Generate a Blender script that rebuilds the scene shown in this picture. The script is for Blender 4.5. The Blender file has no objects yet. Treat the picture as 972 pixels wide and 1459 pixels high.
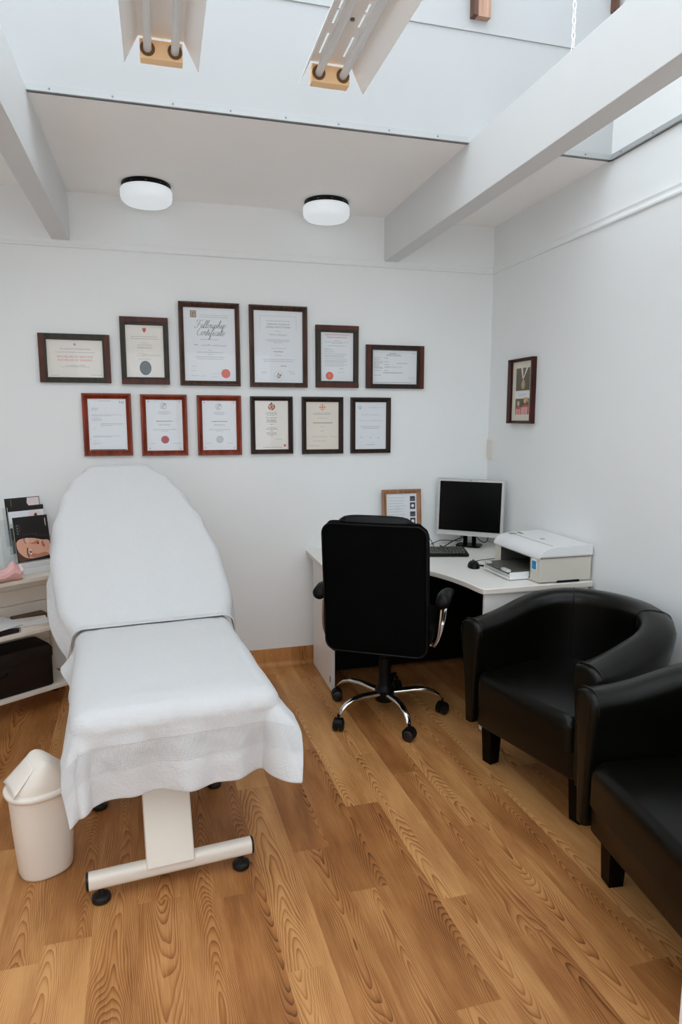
import bpy, bmesh, math, random
from mathutils import Vector, Matrix, noise
random.seed(7)
S = bpy.context.scene
COL = S.collection
PI = math.pi
R = math.radians

# ------------------------------------------------------------------ materials
def new_mat(name):
    m = bpy.data.materials.new(name); m.use_nodes = True
    nt = m.node_tree; b = nt.nodes['Principled BSDF']
    return m, nt, b

def lin(c):
    return tuple((x/255/12.92 if x/255 <= .04045 else ((x/255+.055)/1.055)**2.4) for x in c)

def mat(name, rgb, rough=.5, metal=0., bump=0., bscale=80., var=0., vscale=6., spec=.5, coat=0., stretch=None):
    """Procedural paint / plastic / leather: a noise driven tone and an optional bump. rgb in sRGB 0..255."""
    m, nt, b = new_mat(name)
    c = lin(rgb)
    b.inputs['Roughness'].default_value = rough
    b.inputs['Metallic'].default_value = metal
    b.inputs['Specular IOR Level'].default_value = spec
    b.inputs['Coat Weight'].default_value = coat
    tc = nt.nodes.new('ShaderNodeTexCoord')
    mp = nt.nodes.new('ShaderNodeMapping')
    nt.links.new(tc.outputs['Object'], mp.inputs['Vector'])
    if stretch: mp.inputs['Scale'].default_value = stretch
    n = nt.nodes.new('ShaderNodeTexNoise'); n.inputs['Scale'].default_value = vscale; n.inputs['Detail'].default_value = 4
    nt.links.new(mp.outputs['Vector'], n.inputs['Vector'])
    r = nt.nodes.new('ShaderNodeValToRGB')
    v = max(var, .01)
    r.color_ramp.elements[0].position = .3; r.color_ramp.elements[1].position = .7
    r.color_ramp.elements[0].color = (*[x*(1-v) for x in c], 1)
    r.color_ramp.elements[1].color = (*[min(1, x*(1+v)) for x in c], 1)
    nt.links.new(n.outputs['Fac'], r.inputs['Fac'])
    nt.links.new(r.outputs['Color'], b.inputs['Base Color'])
    if bump:
        n2 = nt.nodes.new('ShaderNodeTexNoise'); n2.inputs['Scale'].default_value = bscale; n2.inputs['Detail'].default_value = 3
        nt.links.new(mp.outputs['Vector'], n2.inputs['Vector'])
        bp = nt.nodes.new('ShaderNodeBump'); bp.inputs['Strength'].default_value = bump; bp.inputs['Distance'].default_value = .004
        nt.links.new(n2.outputs['Fac'], bp.inputs['Height'])
        nt.links.new(bp.outputs['Normal'], b.inputs['Normal'])
    return m

def mth(nt, op, a, b=None, c=None):
    n = nt.nodes.new('ShaderNodeMath'); n.operation = op
    for i, v in enumerate((a, b, c)):
        if v is None: continue
        if isinstance(v, (int, float)): n.inputs[i].default_value = v
        else: nt.links.new(v, n.inputs[i])
    return n.outputs[0]

def wood_floor(name, plank=True):
    """Printed oak planks running along Y, each with its own cathedral grain."""
    m, nt, b = new_mat(name)
    W, L = .128, .92
    g = nt.nodes.new('ShaderNodeNewGeometry')
    sx = nt.nodes.new('ShaderNodeSeparateXYZ'); nt.links.new(g.outputs['Position'], sx.inputs[0])
    X = mth(nt, 'MULTIPLY_ADD', sx.outputs['Y'], .03, sx.outputs['X'])
    Y = mth(nt, 'ADD', sx.outputs['Y'], sx.outputs['Z'])
    i = mth(nt, 'FLOOR', mth(nt, 'DIVIDE', X, W))
    wn = nt.nodes.new('ShaderNodeTexWhiteNoise'); wn.noise_dimensions = '1D'; nt.links.new(i, wn.inputs['W'])
    yo = mth(nt, 'MULTIPLY_ADD', wn.outputs['Value'], L, Y)
    j = mth(nt, 'FLOOR', mth(nt, 'DIVIDE', yo, L))
    cv = nt.nodes.new('ShaderNodeCombineXYZ'); nt.links.new(i, cv.inputs[0]); nt.links.new(j, cv.inputs[1])
    w2 = nt.nodes.new('ShaderNodeTexWhiteNoise'); w2.noise_dimensions = '2D'; nt.links.new(cv.outputs[0], w2.inputs['Vector'])
    sc = nt.nodes.new('ShaderNodeSeparateColor'); nt.links.new(w2.outputs['Color'], sc.inputs[0])
    r1, r2, r3 = sc.outputs[0], sc.outputs[1], sc.outputs[2]
    xl = mth(nt, 'SUBTRACT', mth(nt, 'SUBTRACT', X, mth(nt, 'MULTIPLY', i, W)), W/2)      # local x in plank
    yl = mth(nt, 'SUBTRACT', yo, mth(nt, 'MULTIPLY', j, L))
    # distortion noise, stretched along the grain, offset per plank
    pv = nt.nodes.new('ShaderNodeCombineXYZ')
    nt.links.new(mth(nt, 'MULTIPLY', xl, 9.), pv.inputs[0])
    nt.links.new(mth(nt, 'MULTIPLY', yl, 1.9), pv.inputs[1])
    nt.links.new(mth(nt, 'MULTIPLY', w2.outputs['Value'], 91.), pv.inputs[2])
    nz = nt.nodes.new('ShaderNodeTexNoise'); nz.inputs['Scale'].default_value = 1.; nz.inputs['Detail'].default_value = 2.; nz.inputs['Roughness'].default_value = .38
    nt.links.new(pv.outputs[0], nz.inputs['Vector'])
    dist = mth(nt, 'MULTIPLY', mth(nt, 'SUBTRACT', nz.outputs['Fac'], .5), 1.05)
    x0 = mth(nt, 'MULTIPLY', mth(nt, 'SUBTRACT', r1, .5), .12)
    xc = mth(nt, 'SUBTRACT', xl, x0)
    x2 = mth(nt, 'MULTIPLY', mth(nt, 'POWER', mth(nt, 'ABSOLUTE', xc), 1.7), 60.)
    sgn = mth(nt, 'SUBTRACT', mth(nt, 'MULTIPLY', mth(nt, 'GREATER_THAN', r2, .3), 2.), 1.)
    t = mth(nt, 'ADD', mth(nt, 'ADD', mth(nt, 'MULTIPLY', yl, sgn), x2), dist)
    fr = mth(nt, 'ADD', mth(nt, 'MULTIPLY', r3, 7.), 14.)
    ph = mth(nt, 'MULTIPLY', t, fr)
    saw = mth(nt, 'FRACT', ph)
    ring = mth(nt, 'POWER', saw, 3.0)                       # late wood: sharp dark edge of each ring
    # fine fibres
    fv = nt.nodes.new('ShaderNodeCombineXYZ')
    nt.links.new(mth(nt, 'MULTIPLY', X, 330.), fv.inputs[0]); nt.links.new(mth(nt, 'MULTIPLY', Y, 9.), fv.inputs[1]); nt.links.new(r1, fv.inputs[2])
    nf = nt.nodes.new('ShaderNodeTexNoise'); nf.inputs['Scale'].default_value = 1.; nf.inputs['Detail'].default_value = 2.
    nt.links.new(fv.outputs[0], nf.inputs['Vector'])
    # broad stain
    bv = nt.nodes.new('ShaderNodeCombineXYZ')
    nt.links.new(mth(nt, 'MULTIPLY', X, 14.), bv.inputs[0]); nt.links.new(mth(nt, 'MULTIPLY', Y, 3.), bv.inputs[1]); nt.links.new(mth(nt, 'MULTIPLY', r2, 40.), bv.inputs[2])
    nb = nt.nodes.new('ShaderNodeTexNoise'); nb.inputs['Scale'].default_value = 1.; nb.inputs['Detail'].default_value = 3.
    nt.links.new(bv.outputs[0], nb.inputs['Vector'])
    f = mth(nt, 'ADD', mth(nt, 'MULTIPLY', mth(nt, 'MULTIPLY', ring, nb.outputs['Fac']), .95), mth(nt, 'MULTIPLY', nf.outputs['Fac'], .42))
    f = mth(nt, 'ADD', f, mth(nt, 'MULTIPLY', mth(nt, 'SUBTRACT', nb.outputs['Fac'], .5), .62))
    f = mth(nt, 'ADD', f, mth(nt, 'MULTIPLY', mth(nt, 'SUBTRACT', w2.outputs['Value'], .5), .42))
    cr = nt.nodes.new('ShaderNodeValToRGB')
    e = cr.color_ramp.elements
    e[0].position = .0; e[0].color = (*lin((205, 152, 95)), 1)
    e[1].position = 1.; e[1].color = (*lin((82, 46, 20)), 1)
    k = e.new(.42); k.color = (*lin((162, 105, 56)), 1)
    nt.links.new(f, cr.inputs['Fac'])
    nt.links.new(cr.outputs['Color'], b.inputs['Base Color'])
    b.inputs['Roughness'].default_value = .46
    b.inputs['Specular IOR Level'].default_value = .32
    bp = nt.nodes.new('ShaderNodeBump'); bp.inputs['Strength'].default_value = .12; bp.inputs['Distance'].default_value = .001
    nt.links.new(nf.outputs['Fac'], bp.inputs['Height']); nt.links.new(bp.outputs['Normal'], b.inputs['Normal'])
    return m

def wood_mat(name, light, dark, rough=.4, scale=(60, 60, 4)):
    m, nt, b = new_mat(name)
    tc = nt.nodes.new('ShaderNodeTexCoord'); mp = nt.nodes.new('ShaderNodeMapping'); mp.inputs['Scale'].default_value = scale
    nt.links.new(tc.outputs['Object'], mp.inputs['Vector'])
    n = nt.nodes.new('ShaderNodeTexNoise'); n.inputs['Scale'].default_value = 1.; n.inputs['Detail'].default_value = 4
    nt.links.new(mp.outputs[0], n.inputs['Vector'])
    r = nt.nodes.new('ShaderNodeValToRGB'); r.color_ramp.elements[0].position = .3; r.color_ramp.elements[1].position = .7
    r.color_ramp.elements[0].color = (*lin(dark), 1); r.color_ramp.elements[1].color = (*lin(light), 1)
    nt.links.new(n.outputs['Fac'], r.inputs['Fac']); nt.links.new(r.outputs['Color'], b.inputs['Base Color'])
    b.inputs['Roughness'].default_value = rough; b.inputs['Specular IOR Level'].default_value = .25
    return m

def terry_mat(name, rgb):
    """White terry: two scales of loop bump, and a flat diagonal-woven band that sits in UV.v 0.115..0.20."""
    m, nt, b = new_mat(name)
    c = lin(rgb)
    b.inputs['Base Color'].default_value = (*c, 1); b.inputs['Roughness'].default_value = .95
    b.inputs['Specular IOR Level'].default_value = .1
    b.inputs['Sheen Weight'].default_value = .15
    tc = nt.nodes.new('ShaderNodeTexCoord')
    n1 = nt.nodes.new('ShaderNodeTexNoise'); n1.inputs['Scale'].default_value = 160; n1.inputs['Detail'].default_value = 3
    n2 = nt.nodes.new('ShaderNodeTexNoise'); n2.inputs['Scale'].default_value = 26; n2.inputs['Detail'].default_value = 3
    for n in (n1, n2): nt.links.new(tc.outputs['Object'], n.inputs['Vector'])
    h = mth(nt, 'ADD', mth(nt, 'MULTIPLY', n1.outputs['Fac'], .6), mth(nt, 'MULTIPLY', n2.outputs['Fac'], .9))
    su = nt.nodes.new('ShaderNodeSeparateXYZ'); nt.links.new(tc.outputs['UV'], su.inputs[0])
    U, V = su.outputs[0], su.outputs[1]
    inb = mth(nt, 'MULTIPLY', mth(nt, 'GREATER_THAN', V, .095), mth(nt, 'LESS_THAN', V, .172))
    edge = mth(nt, 'LESS_THAN', mth(nt, 'ABSOLUTE', mth(nt, 'SUBTRACT', mth(nt, 'ABSOLUTE', mth(nt, 'SUBTRACT', V, .1335)), .0385)), .004)
    d1 = mth(nt, 'SINE', mth(nt, 'MULTIPLY', mth(nt, 'ADD', U, V), 640.))
    d2 = mth(nt, 'SINE', mth(nt, 'MULTIPLY', mth(nt, 'SUBTRACT', U, V), 640.))
    dd = mth(nt, 'MULTIPLY_ADD', mth(nt, 'MULTIPLY', d1, d2), .30, .1)
    mx = mth(nt, 'ADD', mth(nt, 'MULTIPLY', dd, inb), mth(nt, 'MULTIPLY', h, mth(nt, 'SUBTRACT', 1., inb)))
    mx = mth(nt, 'ADD', mx, mth(nt, 'MULTIPLY', edge, .8))
    bp = nt.nodes.new('ShaderNodeBump'); bp.inputs['Strength'].default_value = .55; bp.inputs['Distance'].default_value = .006
    nt.links.new(mx, bp.inputs['Height']); nt.links.new(bp.outputs['Normal'], b.inputs['Normal'])
    return m

def glass_mat(name, gloss=.06, tint=(1, 1, 1)):
    m = bpy.data.materials.new(name); m.use_nodes = True
    nt = m.node_tree; nt.nodes.clear()
    o = nt.nodes.new('ShaderNodeOutputMaterial'); mx = nt.nodes.new('ShaderNodeMixShader')
    t = nt.nodes.new('ShaderNodeBsdfTransparent'); t.inputs[0].default_value = (*tint, 1)
    g = nt.nodes.new('ShaderNodeBsdfGlossy'); g.inputs['Roughness'].default_value = .02
    mx.inputs[0].default_value = gloss
    nt.links.new(t.outputs[0], mx.inputs[1]); nt.links.new(g.outputs[0], mx.inputs[2]); nt.links.new(mx.outputs[0], o.inputs[0])
    return m

def emit_mat(name, rgb, strength, base=(235, 238, 240)):
    m, nt, b = new_mat(name)
    b.inputs['Base Color'].default_value = (*lin(base), 1); b.inputs['Roughness'].default_value = .35
    b.inputs['Emission Color'].default_value = (*lin(rgb), 1); b.inputs['Emission Strength'].default_value = strength
    return m

M = {}
M['wall'] = mat('wall_paint', (234, 236, 235), .85, bump=.04, bscale=140, var=.012, vscale=2)
M['ceil'] = mat('ceiling_paint', (250, 249, 247), .9, var=.012, vscale=2)
M['beam'] = mat('beam_paint', (214, 215, 214), .6, bump=.05, bscale=60, var=.012, vscale=3)
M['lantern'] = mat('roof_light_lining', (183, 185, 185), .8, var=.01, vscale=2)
M['floor'] = wood_floor('oak_plank_vinyl')
M['alu'] = mat('aluminium_angle', (176, 178, 177), .45, .2, var=.02)
M['screw'] = mat('steel_screw', (120, 120, 118), .4, .8)
M['timber'] = wood_mat('brown_timber', (196, 160, 140), (160, 122, 100), .6)
M['timber_dark'] = wood_mat('dark_timber', (110, 80, 66), (84, 58, 46), .6)
M['towel'] = terry_mat('white_terry', (206, 206, 206))
M['white_metal'] = mat('white_powder_coat', (226, 218, 206), .38, var=.01)
M['black_rubber'] = mat('black_rubber', (16, 16, 15), .45, var=.1)
M['vinyl_white'] = mat('white_vinyl', (232, 230, 226), .5, bump=.05)
M['bin'] = mat('white_bin_plastic', (232, 224, 212), .42, bump=.015, bscale=200, var=.01)
M['lam'] = mat('white_laminate', (228, 225, 220), .4, var=.008)
M['lam_edge'] = mat('laminate_edging', (214, 205, 195), .5, var=.01)
M['leather'] = mat('black_leather', (8, 8, 5), .29, bump=.08, bscale=130, var=.15, vscale=9, spec=.24)
M['leather_seam'] = mat('black_piping', (9, 9, 7), .4, spec=.25)
M['black_fabric'] = mat('black_upholstery', (6, 6, 6), .85, bump=.15, bscale=240, var=.1, spec=.05)
M['black_pad'] = mat('black_vinyl_pad', (11, 11, 10), .42, bump=.05, bscale=120, var=.1, spec=.22)
M['black_plastic'] = mat('black_plastic', (9, 9, 9), .45, bump=.03, bscale=200, var=.05, spec=.2)
M['gloss_black'] = mat('screen_black', (5, 5, 4), .25, spec=.12)
M['chrome'] = mat('chrome', (215, 213, 210), .1, 1., var=.01)
M['copper'] = mat('bronze_trim', (150, 118, 96), .3, .8)
M['silver'] = mat('silver_plastic', (200, 199, 195), .38, .15, var=.01)
M['grey_plastic'] = mat('grey_plastic', (150, 146, 138), .45, var=.02)
M['printer_body'] = mat('warm_grey_plastic', (202, 197, 184), .5, bump=.02, bscale=300, var=.01)
M['printer_lid'] = mat('light_grey_plastic', (222, 223, 223), .4, var=.01)
M['dark_grey'] = mat('dark_grey_plastic', (72, 70, 64), .4, var=.05)
M['blue'] = mat('blue_label', (28, 132, 186), .4)
M['paper'] = mat('paper', (232, 231, 228), .75, var=.006)
M['paper_blue'] = mat('cool_white_paper', (224, 228, 231), .7, var=.006)
M['paper_cream'] = mat('cream_paper', (226, 218, 204), .75, var=.02)
M['paper_warm'] = mat('ivory_paper', (230, 226, 218), .75, var=.01)
M['mat_board'] = mat('cream_mount_board', (226, 219, 203), .8, var=.01)
M['ink'] = mat('black_ink', (52, 54, 56), .7)
M['ink_grey'] = mat('grey_ink', (158, 160, 162), .7)
M['ink_mid'] = mat('mid_grey_ink', (112, 114, 116), .7)
M['ink_red'] = mat('red_ink', (196, 72, 52), .7)
M['ink_orange'] = mat('orange_ink', (214, 132, 88), .7)
M['ink_pink'] = mat('salmon_ink', (214, 128, 112), .7)
M['seal_orange'] = mat('orange_red_seal', (214, 84, 62), .5, var=.03)
M['seal_red'] = mat('dark_red_seal', (160, 22, 34), .5, var=.03)
M['seal_grey'] = mat('silver_seal', (190, 192, 192), .4, .1)
M['seal_teal'] = mat('slate_seal', (84, 100, 104), .5, var=.06, vscale=90)
M['seal_dark'] = mat('dark_seal_edge', (60, 72, 76), .5)
M['frame_maroon'] = wood_mat('maroon_wood', (70, 30, 24), (46, 19, 15), .35, (50, 50, 8))
M['frame_dark'] = wood_mat('dark_walnut', (54, 34, 25), (30, 19, 14), .32, (50, 50, 8))
M['frame_brown'] = wood_mat('brown_walnut', (84, 58, 44), (46, 31, 24), .38, (60, 60, 8))
M['frame_olive'] = wood_mat('olive_black_wood', (60, 52, 40), (40, 35, 26), .42, (60, 60, 8))
M['frame_bar'] = wood_mat('red_brown_wood', (92, 46, 32), (62, 30, 22), .36, (60, 60, 8))
M['frame_red'] = wood_mat('red_mahogany', (142, 54, 24), (92, 30, 12), .24, (40, 40, 6))
M['frame_gold'] = wood_mat('tan_wood', (178, 130, 94), (134, 92, 62), .35, (60, 60, 8))
M['pane'] = glass_mat('picture_glass', .018)
M['roof_glass'] = glass_mat('roof_glass', .05, (.97, .985, 1.))
M['acrylic'] = glass_mat('clear_acrylic', .10, (.93, .95, .95))
M['opal'] = emit_mat('opal_diffuser', (224, 234, 240), .42, (225, 228, 230))
M['tube'] = mat('fluorescent_tube', (226, 229, 230), .25)
M['fitting'] = mat('fitting_enamel', (252, 251, 249), .45, var=.01)
M['cap_tan'] = mat('yellowed_plastic', (255, 214, 164), .5, var=.03)
M['cap_ring'] = mat('brown_lampholder', (112, 84, 52), .5)
M['brown_case'] = mat('dark_brown_leatherette', (30, 19, 13), .6, spec=.2, bump=.2, bscale=70, var=.25)
M['pink'] = mat('pink_card', (226, 178, 174), .6, var=.08, vscale=12)
M['pink_pale'] = mat('pale_pink_tissue', (232, 212, 212), .6, var=.05)
M['tag_grey'] = mat('pewter_tag', (150, 146, 136), .4, .4)
M['skin'] = mat('printed_skin', (226, 172, 146), .5, var=.06, vscale=24)
M['skin_lo'] = mat('printed_skin_tone', (198, 132, 104), .5, var=.05, vscale=24)
M['lips'] = mat('printed_lips', (184, 98, 86), .5)
M['print_black'] = mat('printed_black', (30, 27, 25), .35)
M['print_white'] = mat('printed_white', (232, 230, 226), .4)
M['print_brown'] = mat('printed_brown', (92, 62, 46), .5)
M['print_olive'] = mat('printed_olive', (92, 84, 66), .6, var=.1)
M['print_gold'] = mat('printed_gold', (190, 164, 120), .5, var=.1)
M['print_green'] = mat('printed_green', (84, 92, 62), .6, var=.2)
M['print_red'] = mat('printed_red', (196, 76, 66), .6)
M['print_hair'] = mat('printed_blond_hair', (206, 160, 104), .6)
M['indigo'] = mat('printed_indigo', (44, 40, 62), .5)
M['switch'] = mat('switch_plastic', (226, 218, 210), .4)
M['green'] = mat('green_sticker', (52, 92, 58), .5)

# ------------------------------------------------------------------ mesh helpers
def obj(name, bm, m, parent=None, smooth=False, bevel=0., sub=0, angle=35):
    me = bpy.data.meshes.new(name)
    bmesh.ops.recalc_face_normals(bm, faces=bm.faces)
    bm.to_mesh(me); bm.free()
    for x in (m if isinstance(m, (list, tuple)) else [m]): me.materials.append(x)
    o = bpy.data.objects.new(name, me); COL.objects.link(o)
    if parent is not None: o.parent = parent
    if bevel:
        md = o.modifiers.new('Bevel', 'BEVEL'); md.width = bevel; md.segments = 3; md.limit_method = 'ANGLE'; md.angle_limit = R(40)
        md.harden_normals = False
    if sub:
        md = o.modifiers.new('Subdivision', 'SUBSURF'); md.levels = sub; md.render_levels = sub
    if smooth or bevel or sub:
        for p in me.polygons: p.use_smooth = True
        if not sub:
            try: me.set_sharp_from_angle(angle=R(angle))
            except Exception: pass
    return o

def thing(name, label, cat, loc=(0, 0, 0), rot=0., group=None):
    o = bpy.data.objects.new(name, None); COL.objects.link(o)
    o.empty_display_size = .1
    o.location = loc; o.rotation_euler = (0, 0, rot)
    return tag(o, label, cat, group)

def tag(o, label, cat, group=None):
    o['label'] = label; o['category'] = cat
    if group: o['group'] = group
    return o

def struct(name, bm, m, **k):
    o = obj(name, bm, m, **k); o['kind'] = 'structure'; return o

def B(): return bmesh.new()

def box(bm, c, s, M4=None, mi=0):
    x, y, z = c; a, b, d = s[0]/2, s[1]/2, s[2]/2
    vs = [bm.verts.new(Vector((x+i*a, y+j*b, z+k*d))) for i in (-1, 1) for j in (-1, 1) for k in (-1, 1)]
    if M4 is not None:
        for v in vs: v.co = M4 @ v.co
    for q in ((0, 1, 3, 2), (4, 6, 7, 5), (0, 4, 5, 1), (2, 3, 7, 6), (0, 2, 6, 4), (1, 5, 7, 3)):
        f = bm.faces.new([vs[i] for i in q]); f.material_index = mi
    return bm

def bx(x0, x1, y0, y1, z0, z1, bm=None):
    bm = bm or B()
    return box(bm, ((x0+x1)/2, (y0+y1)/2, (z0+z1)/2), (x1-x0, y1-y0, z1-z0))

def loft(bm, rings, cap=True, closed=True, mi=0):
    vr = [[bm.verts.new(Vector(p)) for p in r] for r in rings]
    n = len(vr[0])
    for a, b in zip(vr, vr[1:]):
        for i in range(n if closed else n-1):
            j = (i+1) % n
            f = bm.faces.new((a[i], a[j], b[j], b[i])); f.material_index = mi
    if cap:
        for r in (vr[0], vr[-1]):
            try: bm.faces.new(r).material_index = mi
            except ValueError: pass
    return vr

def tube(bm, pts, r, seg=10, cap=True):
    pts = [Vector(p) for p in pts]; rings = []
    rr = r if isinstance(r, (list, tuple)) else [r]*len(pts)
    up = None
    for i, p in enumerate(pts):
        t = (pts[min(i+1, len(pts)-1)] - pts[max(i-1, 0)]).normalized()
        if up is None:
            up = Vector((0, 0, 1)) if abs(t.z) < .9 else Vector((1, 0, 0))
        a = t.cross(up).normalized(); b = a.cross(t).normalized(); up = b
        rings.append([p + (a*math.cos(2*PI*k/seg) + b*math.sin(2*PI*k/seg))*rr[i] for k in range(seg)])
    loft(bm, rings, cap); return bm

def spline(pts, n=8):
    """Catmull-Rom through pts."""
    P = [Vector(p) for p in pts]; out = []
    for i in range(len(P)-1):
        a, b, c, d = P[max(i-1, 0)], P[i], P[i+1], P[min(i+2, len(P)-1)]
        for k in range(n):
            t = k/n
            out.append(.5*((2*b) + (c-a)*t + (2*a-5*b+4*c-d)*t*t + (3*b-a-3*c+d)*t**3))
    out.append(P[-1]); return out

def lathe(bm, prof, seg=40, c=(0, 0, 0), sx=1., sy=1., cap=True):
    loft(bm, [[(c[0]+r*sx*math.cos(2*PI*k/seg), c[1]+r*sy*math.sin(2*PI*k/seg), c[2]+z) for k in range(seg)] for r, z in prof], cap)
    return bm

def rrect(w, h, r, n=5, cx=0, cy=0):
    """Rounded rectangle outline, counter-clockwise, 2D."""
    out = []
    for qx, qy, a0 in ((1, 1, 0), (-1, 1, 90), (-1, -1, 180), (1, -1, 270)):
        for k in range(n+1):
            a = R(a0+90*k/n)
            out.append((cx+qx*(w/2-r)+r*math.cos(a), cy+qy*(h/2-r)+r*math.sin(a)))
    return out

def prism(bm, outline, z0, z1, mi=0):
    loft(bm, [[(x, y, z0) for x, y in outline], [(x, y, z1) for x, y in outline]], True, mi=mi); return bm

def pillow(w, d, h, r=.04, e=.03, bm=None, c=(0, 0, 0), M4=None):
    """A soft padded block (w x d x h) with rounded edges, base at c.z."""
    bm = bm or B(); rings = []
    for k in range(13):
        a = -PI/2 + PI*k/12
        ins = e*(1-math.cos(a)); z = h/2 + (h/2-e)*(1 if a > 0 else -1)*(0 if abs(a) < 1e-6 else 1) + e*math.sin(a)
        rings.append([(c[0]+x, c[1]+y, c[2]+z) for x, y in rrect(w-2*ins, d-2*ins, max(r-ins, .004))])
    if M4 is not None: rings = [[M4 @ Vector(p) for p in rg] for rg in rings]
    loft(bm, rings); return bm

def lerp(a, b, t): return a+(b-a)*t

def interp(tab, x):
    if x <= tab[0][0]: return tab[0][1]
    for (a, fa), (b, fb) in zip(tab, tab[1:]):
        if x <= b:
            t = (x-a)/(b-a); t = t*t*(3-2*t)
            return fa+(fb-fa)*t
    return tab[-1][1]

# ------------------------------------------------------------------ room shell
HC, HT, ZB = 2.628, 2.354, 2.387         # soffit, dado line, beam underside
XL, YF, YS = -3.35, -5.35, -1.07         # left wall, wall behind the camera, roof-light edge
ZR = 3.62                                # roof glazing
struct('floor', bx(XL-.1, .1, YF-.1, .1, -.08, 0), M['floor'])
struct('wall_back', bx(XL-.1, .1, 0, .12, 0, HC+.1), M['wall'])
struct('wall_right', bx(0, .12, YF, 0, 0, ZR), M['wall'])
bm = B()
LY0, LY1, LZ0, LZ1 = -5.1, -3.3, .85, 2.35           # unseen side window, added to light soffit and right wall
for q in ((YF, 0, LZ1, ZR), (YF, 0, 0, LZ0), (YF, LY0, LZ0, LZ1), (LY1, 0, LZ0, LZ1)): bx(XL-.12, XL, q[0], q[1], q[2], q[3], bm)
struct('wall_left', bm, M['wall'])
bm = B()
WX0, WX1, WZ0, WZ1 = -3.05, -.45, .80, 2.40          # unseen window behind the camera, added to brighten walls and soffit
for q in ((XL-.1, .1, WZ1, ZR), (XL-.1, .1, 0, WZ0), (XL-.1, WX0, WZ0, WZ1), (WX1, .1, WZ0, WZ1)): bx(q[0], q[1], YF-.12, YF, q[2], q[3], bm)
struct('wall_front', bm, M['wall'])
struct('ceiling', bx(XL, 0, YS+.014, 0, HC, HC+.12), M['ceil'])
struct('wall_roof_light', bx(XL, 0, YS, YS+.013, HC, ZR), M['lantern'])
for i, x0 in enumerate((-.706, -2.497)):
    bm = bx(x0, x0+.086, YF+.01, -.001, ZB, HC+.004)
    struct('ceiling_beam', bm, M['beam'], bevel=.003)
# dado / picture rail mouldings
def moulding(name, pts, dirn):
    prof = [(0, 0), (.010, .002), (.012, .008), (.010, .014), (.006, .020), (.006, .034), (.009, .038), (.008, .044), (0, .046)]
    bm = B()
    loft(bm, [[(p[0]+dirn[0]*a, p[1]+dirn[1]*a, p[2]+b) for a, b in prof] for p in pts])
    return struct(name, bm, M['wall'], smooth=True, angle=50)
moulding('trim_1', [(XL, 0, HT-.002), (0, 0, HT-.002)], (0, -1))
moulding('trim_2', [(0, 0, HT-.002), (0, YF, HT-.002)], (-1, 0))
# coved vinyl skirting
def cove(name, pts, dirn):
    prof = [(0, 0), (.032, .0008)] + [(.032*(1-math.sin(a)), .032*(1-math.cos(a))) for a in [R(k*15) for k in range(1, 6)]] + [(.003, .034), (.003, .109), (0, .110)]
    bm = B(); loft(bm, [[(p[0]+dirn[0]*a, p[1]+dirn[1]*a, p[2]+b) for a, b in prof] for p in pts])
    return struct(name, bm, M['floor'], smooth=True, angle=60)
cove('baseboard_back', [(XL, -.0005, 0), (0, -.0005, 0)], (0, -1))
cove('baseboard_right', [(-.0005, -.001, 0), (-.0005, YF, 0)], (-1, 0))
# aluminium angles round the roof light
def angle_strip(name, a, b, nrm):
    bm = B(); a, b = Vector(a), Vector(b); n = Vector(nrm); d = (b-a).normalized(); L = (b-a).length
    rot = Matrix((( d.x, n.x, 0, (a.x+b.x)/2), (d.y, n.y, 0, (a.y+b.y)/2), (0, 0, 1, a.z), (0, 0, 0, 1)))
    box(bm, (0, .003, .0135), (L, .006, .027), rot)
    box(bm, (0, .009, .0015), (L, .018, .003), rot)
    k = int(L/.19)
    for i in range(k):
        c = rot @ Vector((-L/2+(i+.35)*L/k, .006, .015))
        e = d; u = Vector((0, 0, 1))
        ring = [c+(e*math.cos(2*PI*q/10)+u*math.sin(2*PI*q/10))*.0035 for q in range(10)]
        loft(bm, [ring, [p+n*.0015 for p in ring]], mi=1)
    return struct(name, bm, [M['alu'], M['screw']])
angle_strip('trim_3', (-2.41, YS, HC-.003), (-.707, YS, HC-.003), (0, -1, 0))
angle_strip('trim_4', (-.619, YS, HC-.003), (-.006, YS, HC-.003), (0, -1, 0))
angle_strip('trim_5', (0, YS-.006, HC-.003), (0, YF+.02, HC-.003), (-1, 0, 0))
# lining joint and timber uprights on the roof-light wall
struct('trim_6', bx(-2.41, -.03, YS-.006, YS, 3.060, 3.068), M['lantern'])
bm = bx(-.690, -.632, YS-.03, YS, 3.107, ZR-.02); struct('trim_7', bm, M['timber'])
bm = bx(-.711, -.690, YS-.036, YS, 3.107, ZR-.02); struct('trim_8', bm, M['timber_dark'])
bm = bx(-.045, -.022, YS-.03, YS, 3.225, ZR-.02); struct('trim_9', bm, M['timber_dark'])
# roof glazing
bm = bx(XL-.05, .05, YF-.05, YS+.05, ZR, ZR+.008)
g = struct('window_1', bm, M['roof_glass'])
bm = B()
for k in range(6):
    x = lerp(XL, 0, k/5); bx(x-.02, x+.02, YF, YS+.05, ZR-.035, ZR-.001, bm)
struct('glazing_bar_frame', bm, M['fitting'], parent=g)
g = struct('fill_window_2', bx(WX0, WX1, YF-.064, YF-.056, WZ0, WZ1), M['roof_glass'])  # added rear opening for fill light, out of view
bm = B()
for x in (WX0+.025, (WX0+WX1)/2, WX1-.025): bx(x-.025, x+.025, YF-.09, YF-.03, WZ0, WZ1, bm)
for z_ in (WZ0+.025, WZ1-.025): bx(WX0, WX1, YF-.09, YF-.03, z_-.025, z_+.025, bm)
struct('fill_window_frame', bm, M['fitting'], parent=g)
g = struct('fill_window_3', bx(XL-.064, XL-.056, LY0, LY1, LZ0, LZ1), M['roof_glass'])  # added side opening for more fill light, out of view
bm = B()
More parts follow.
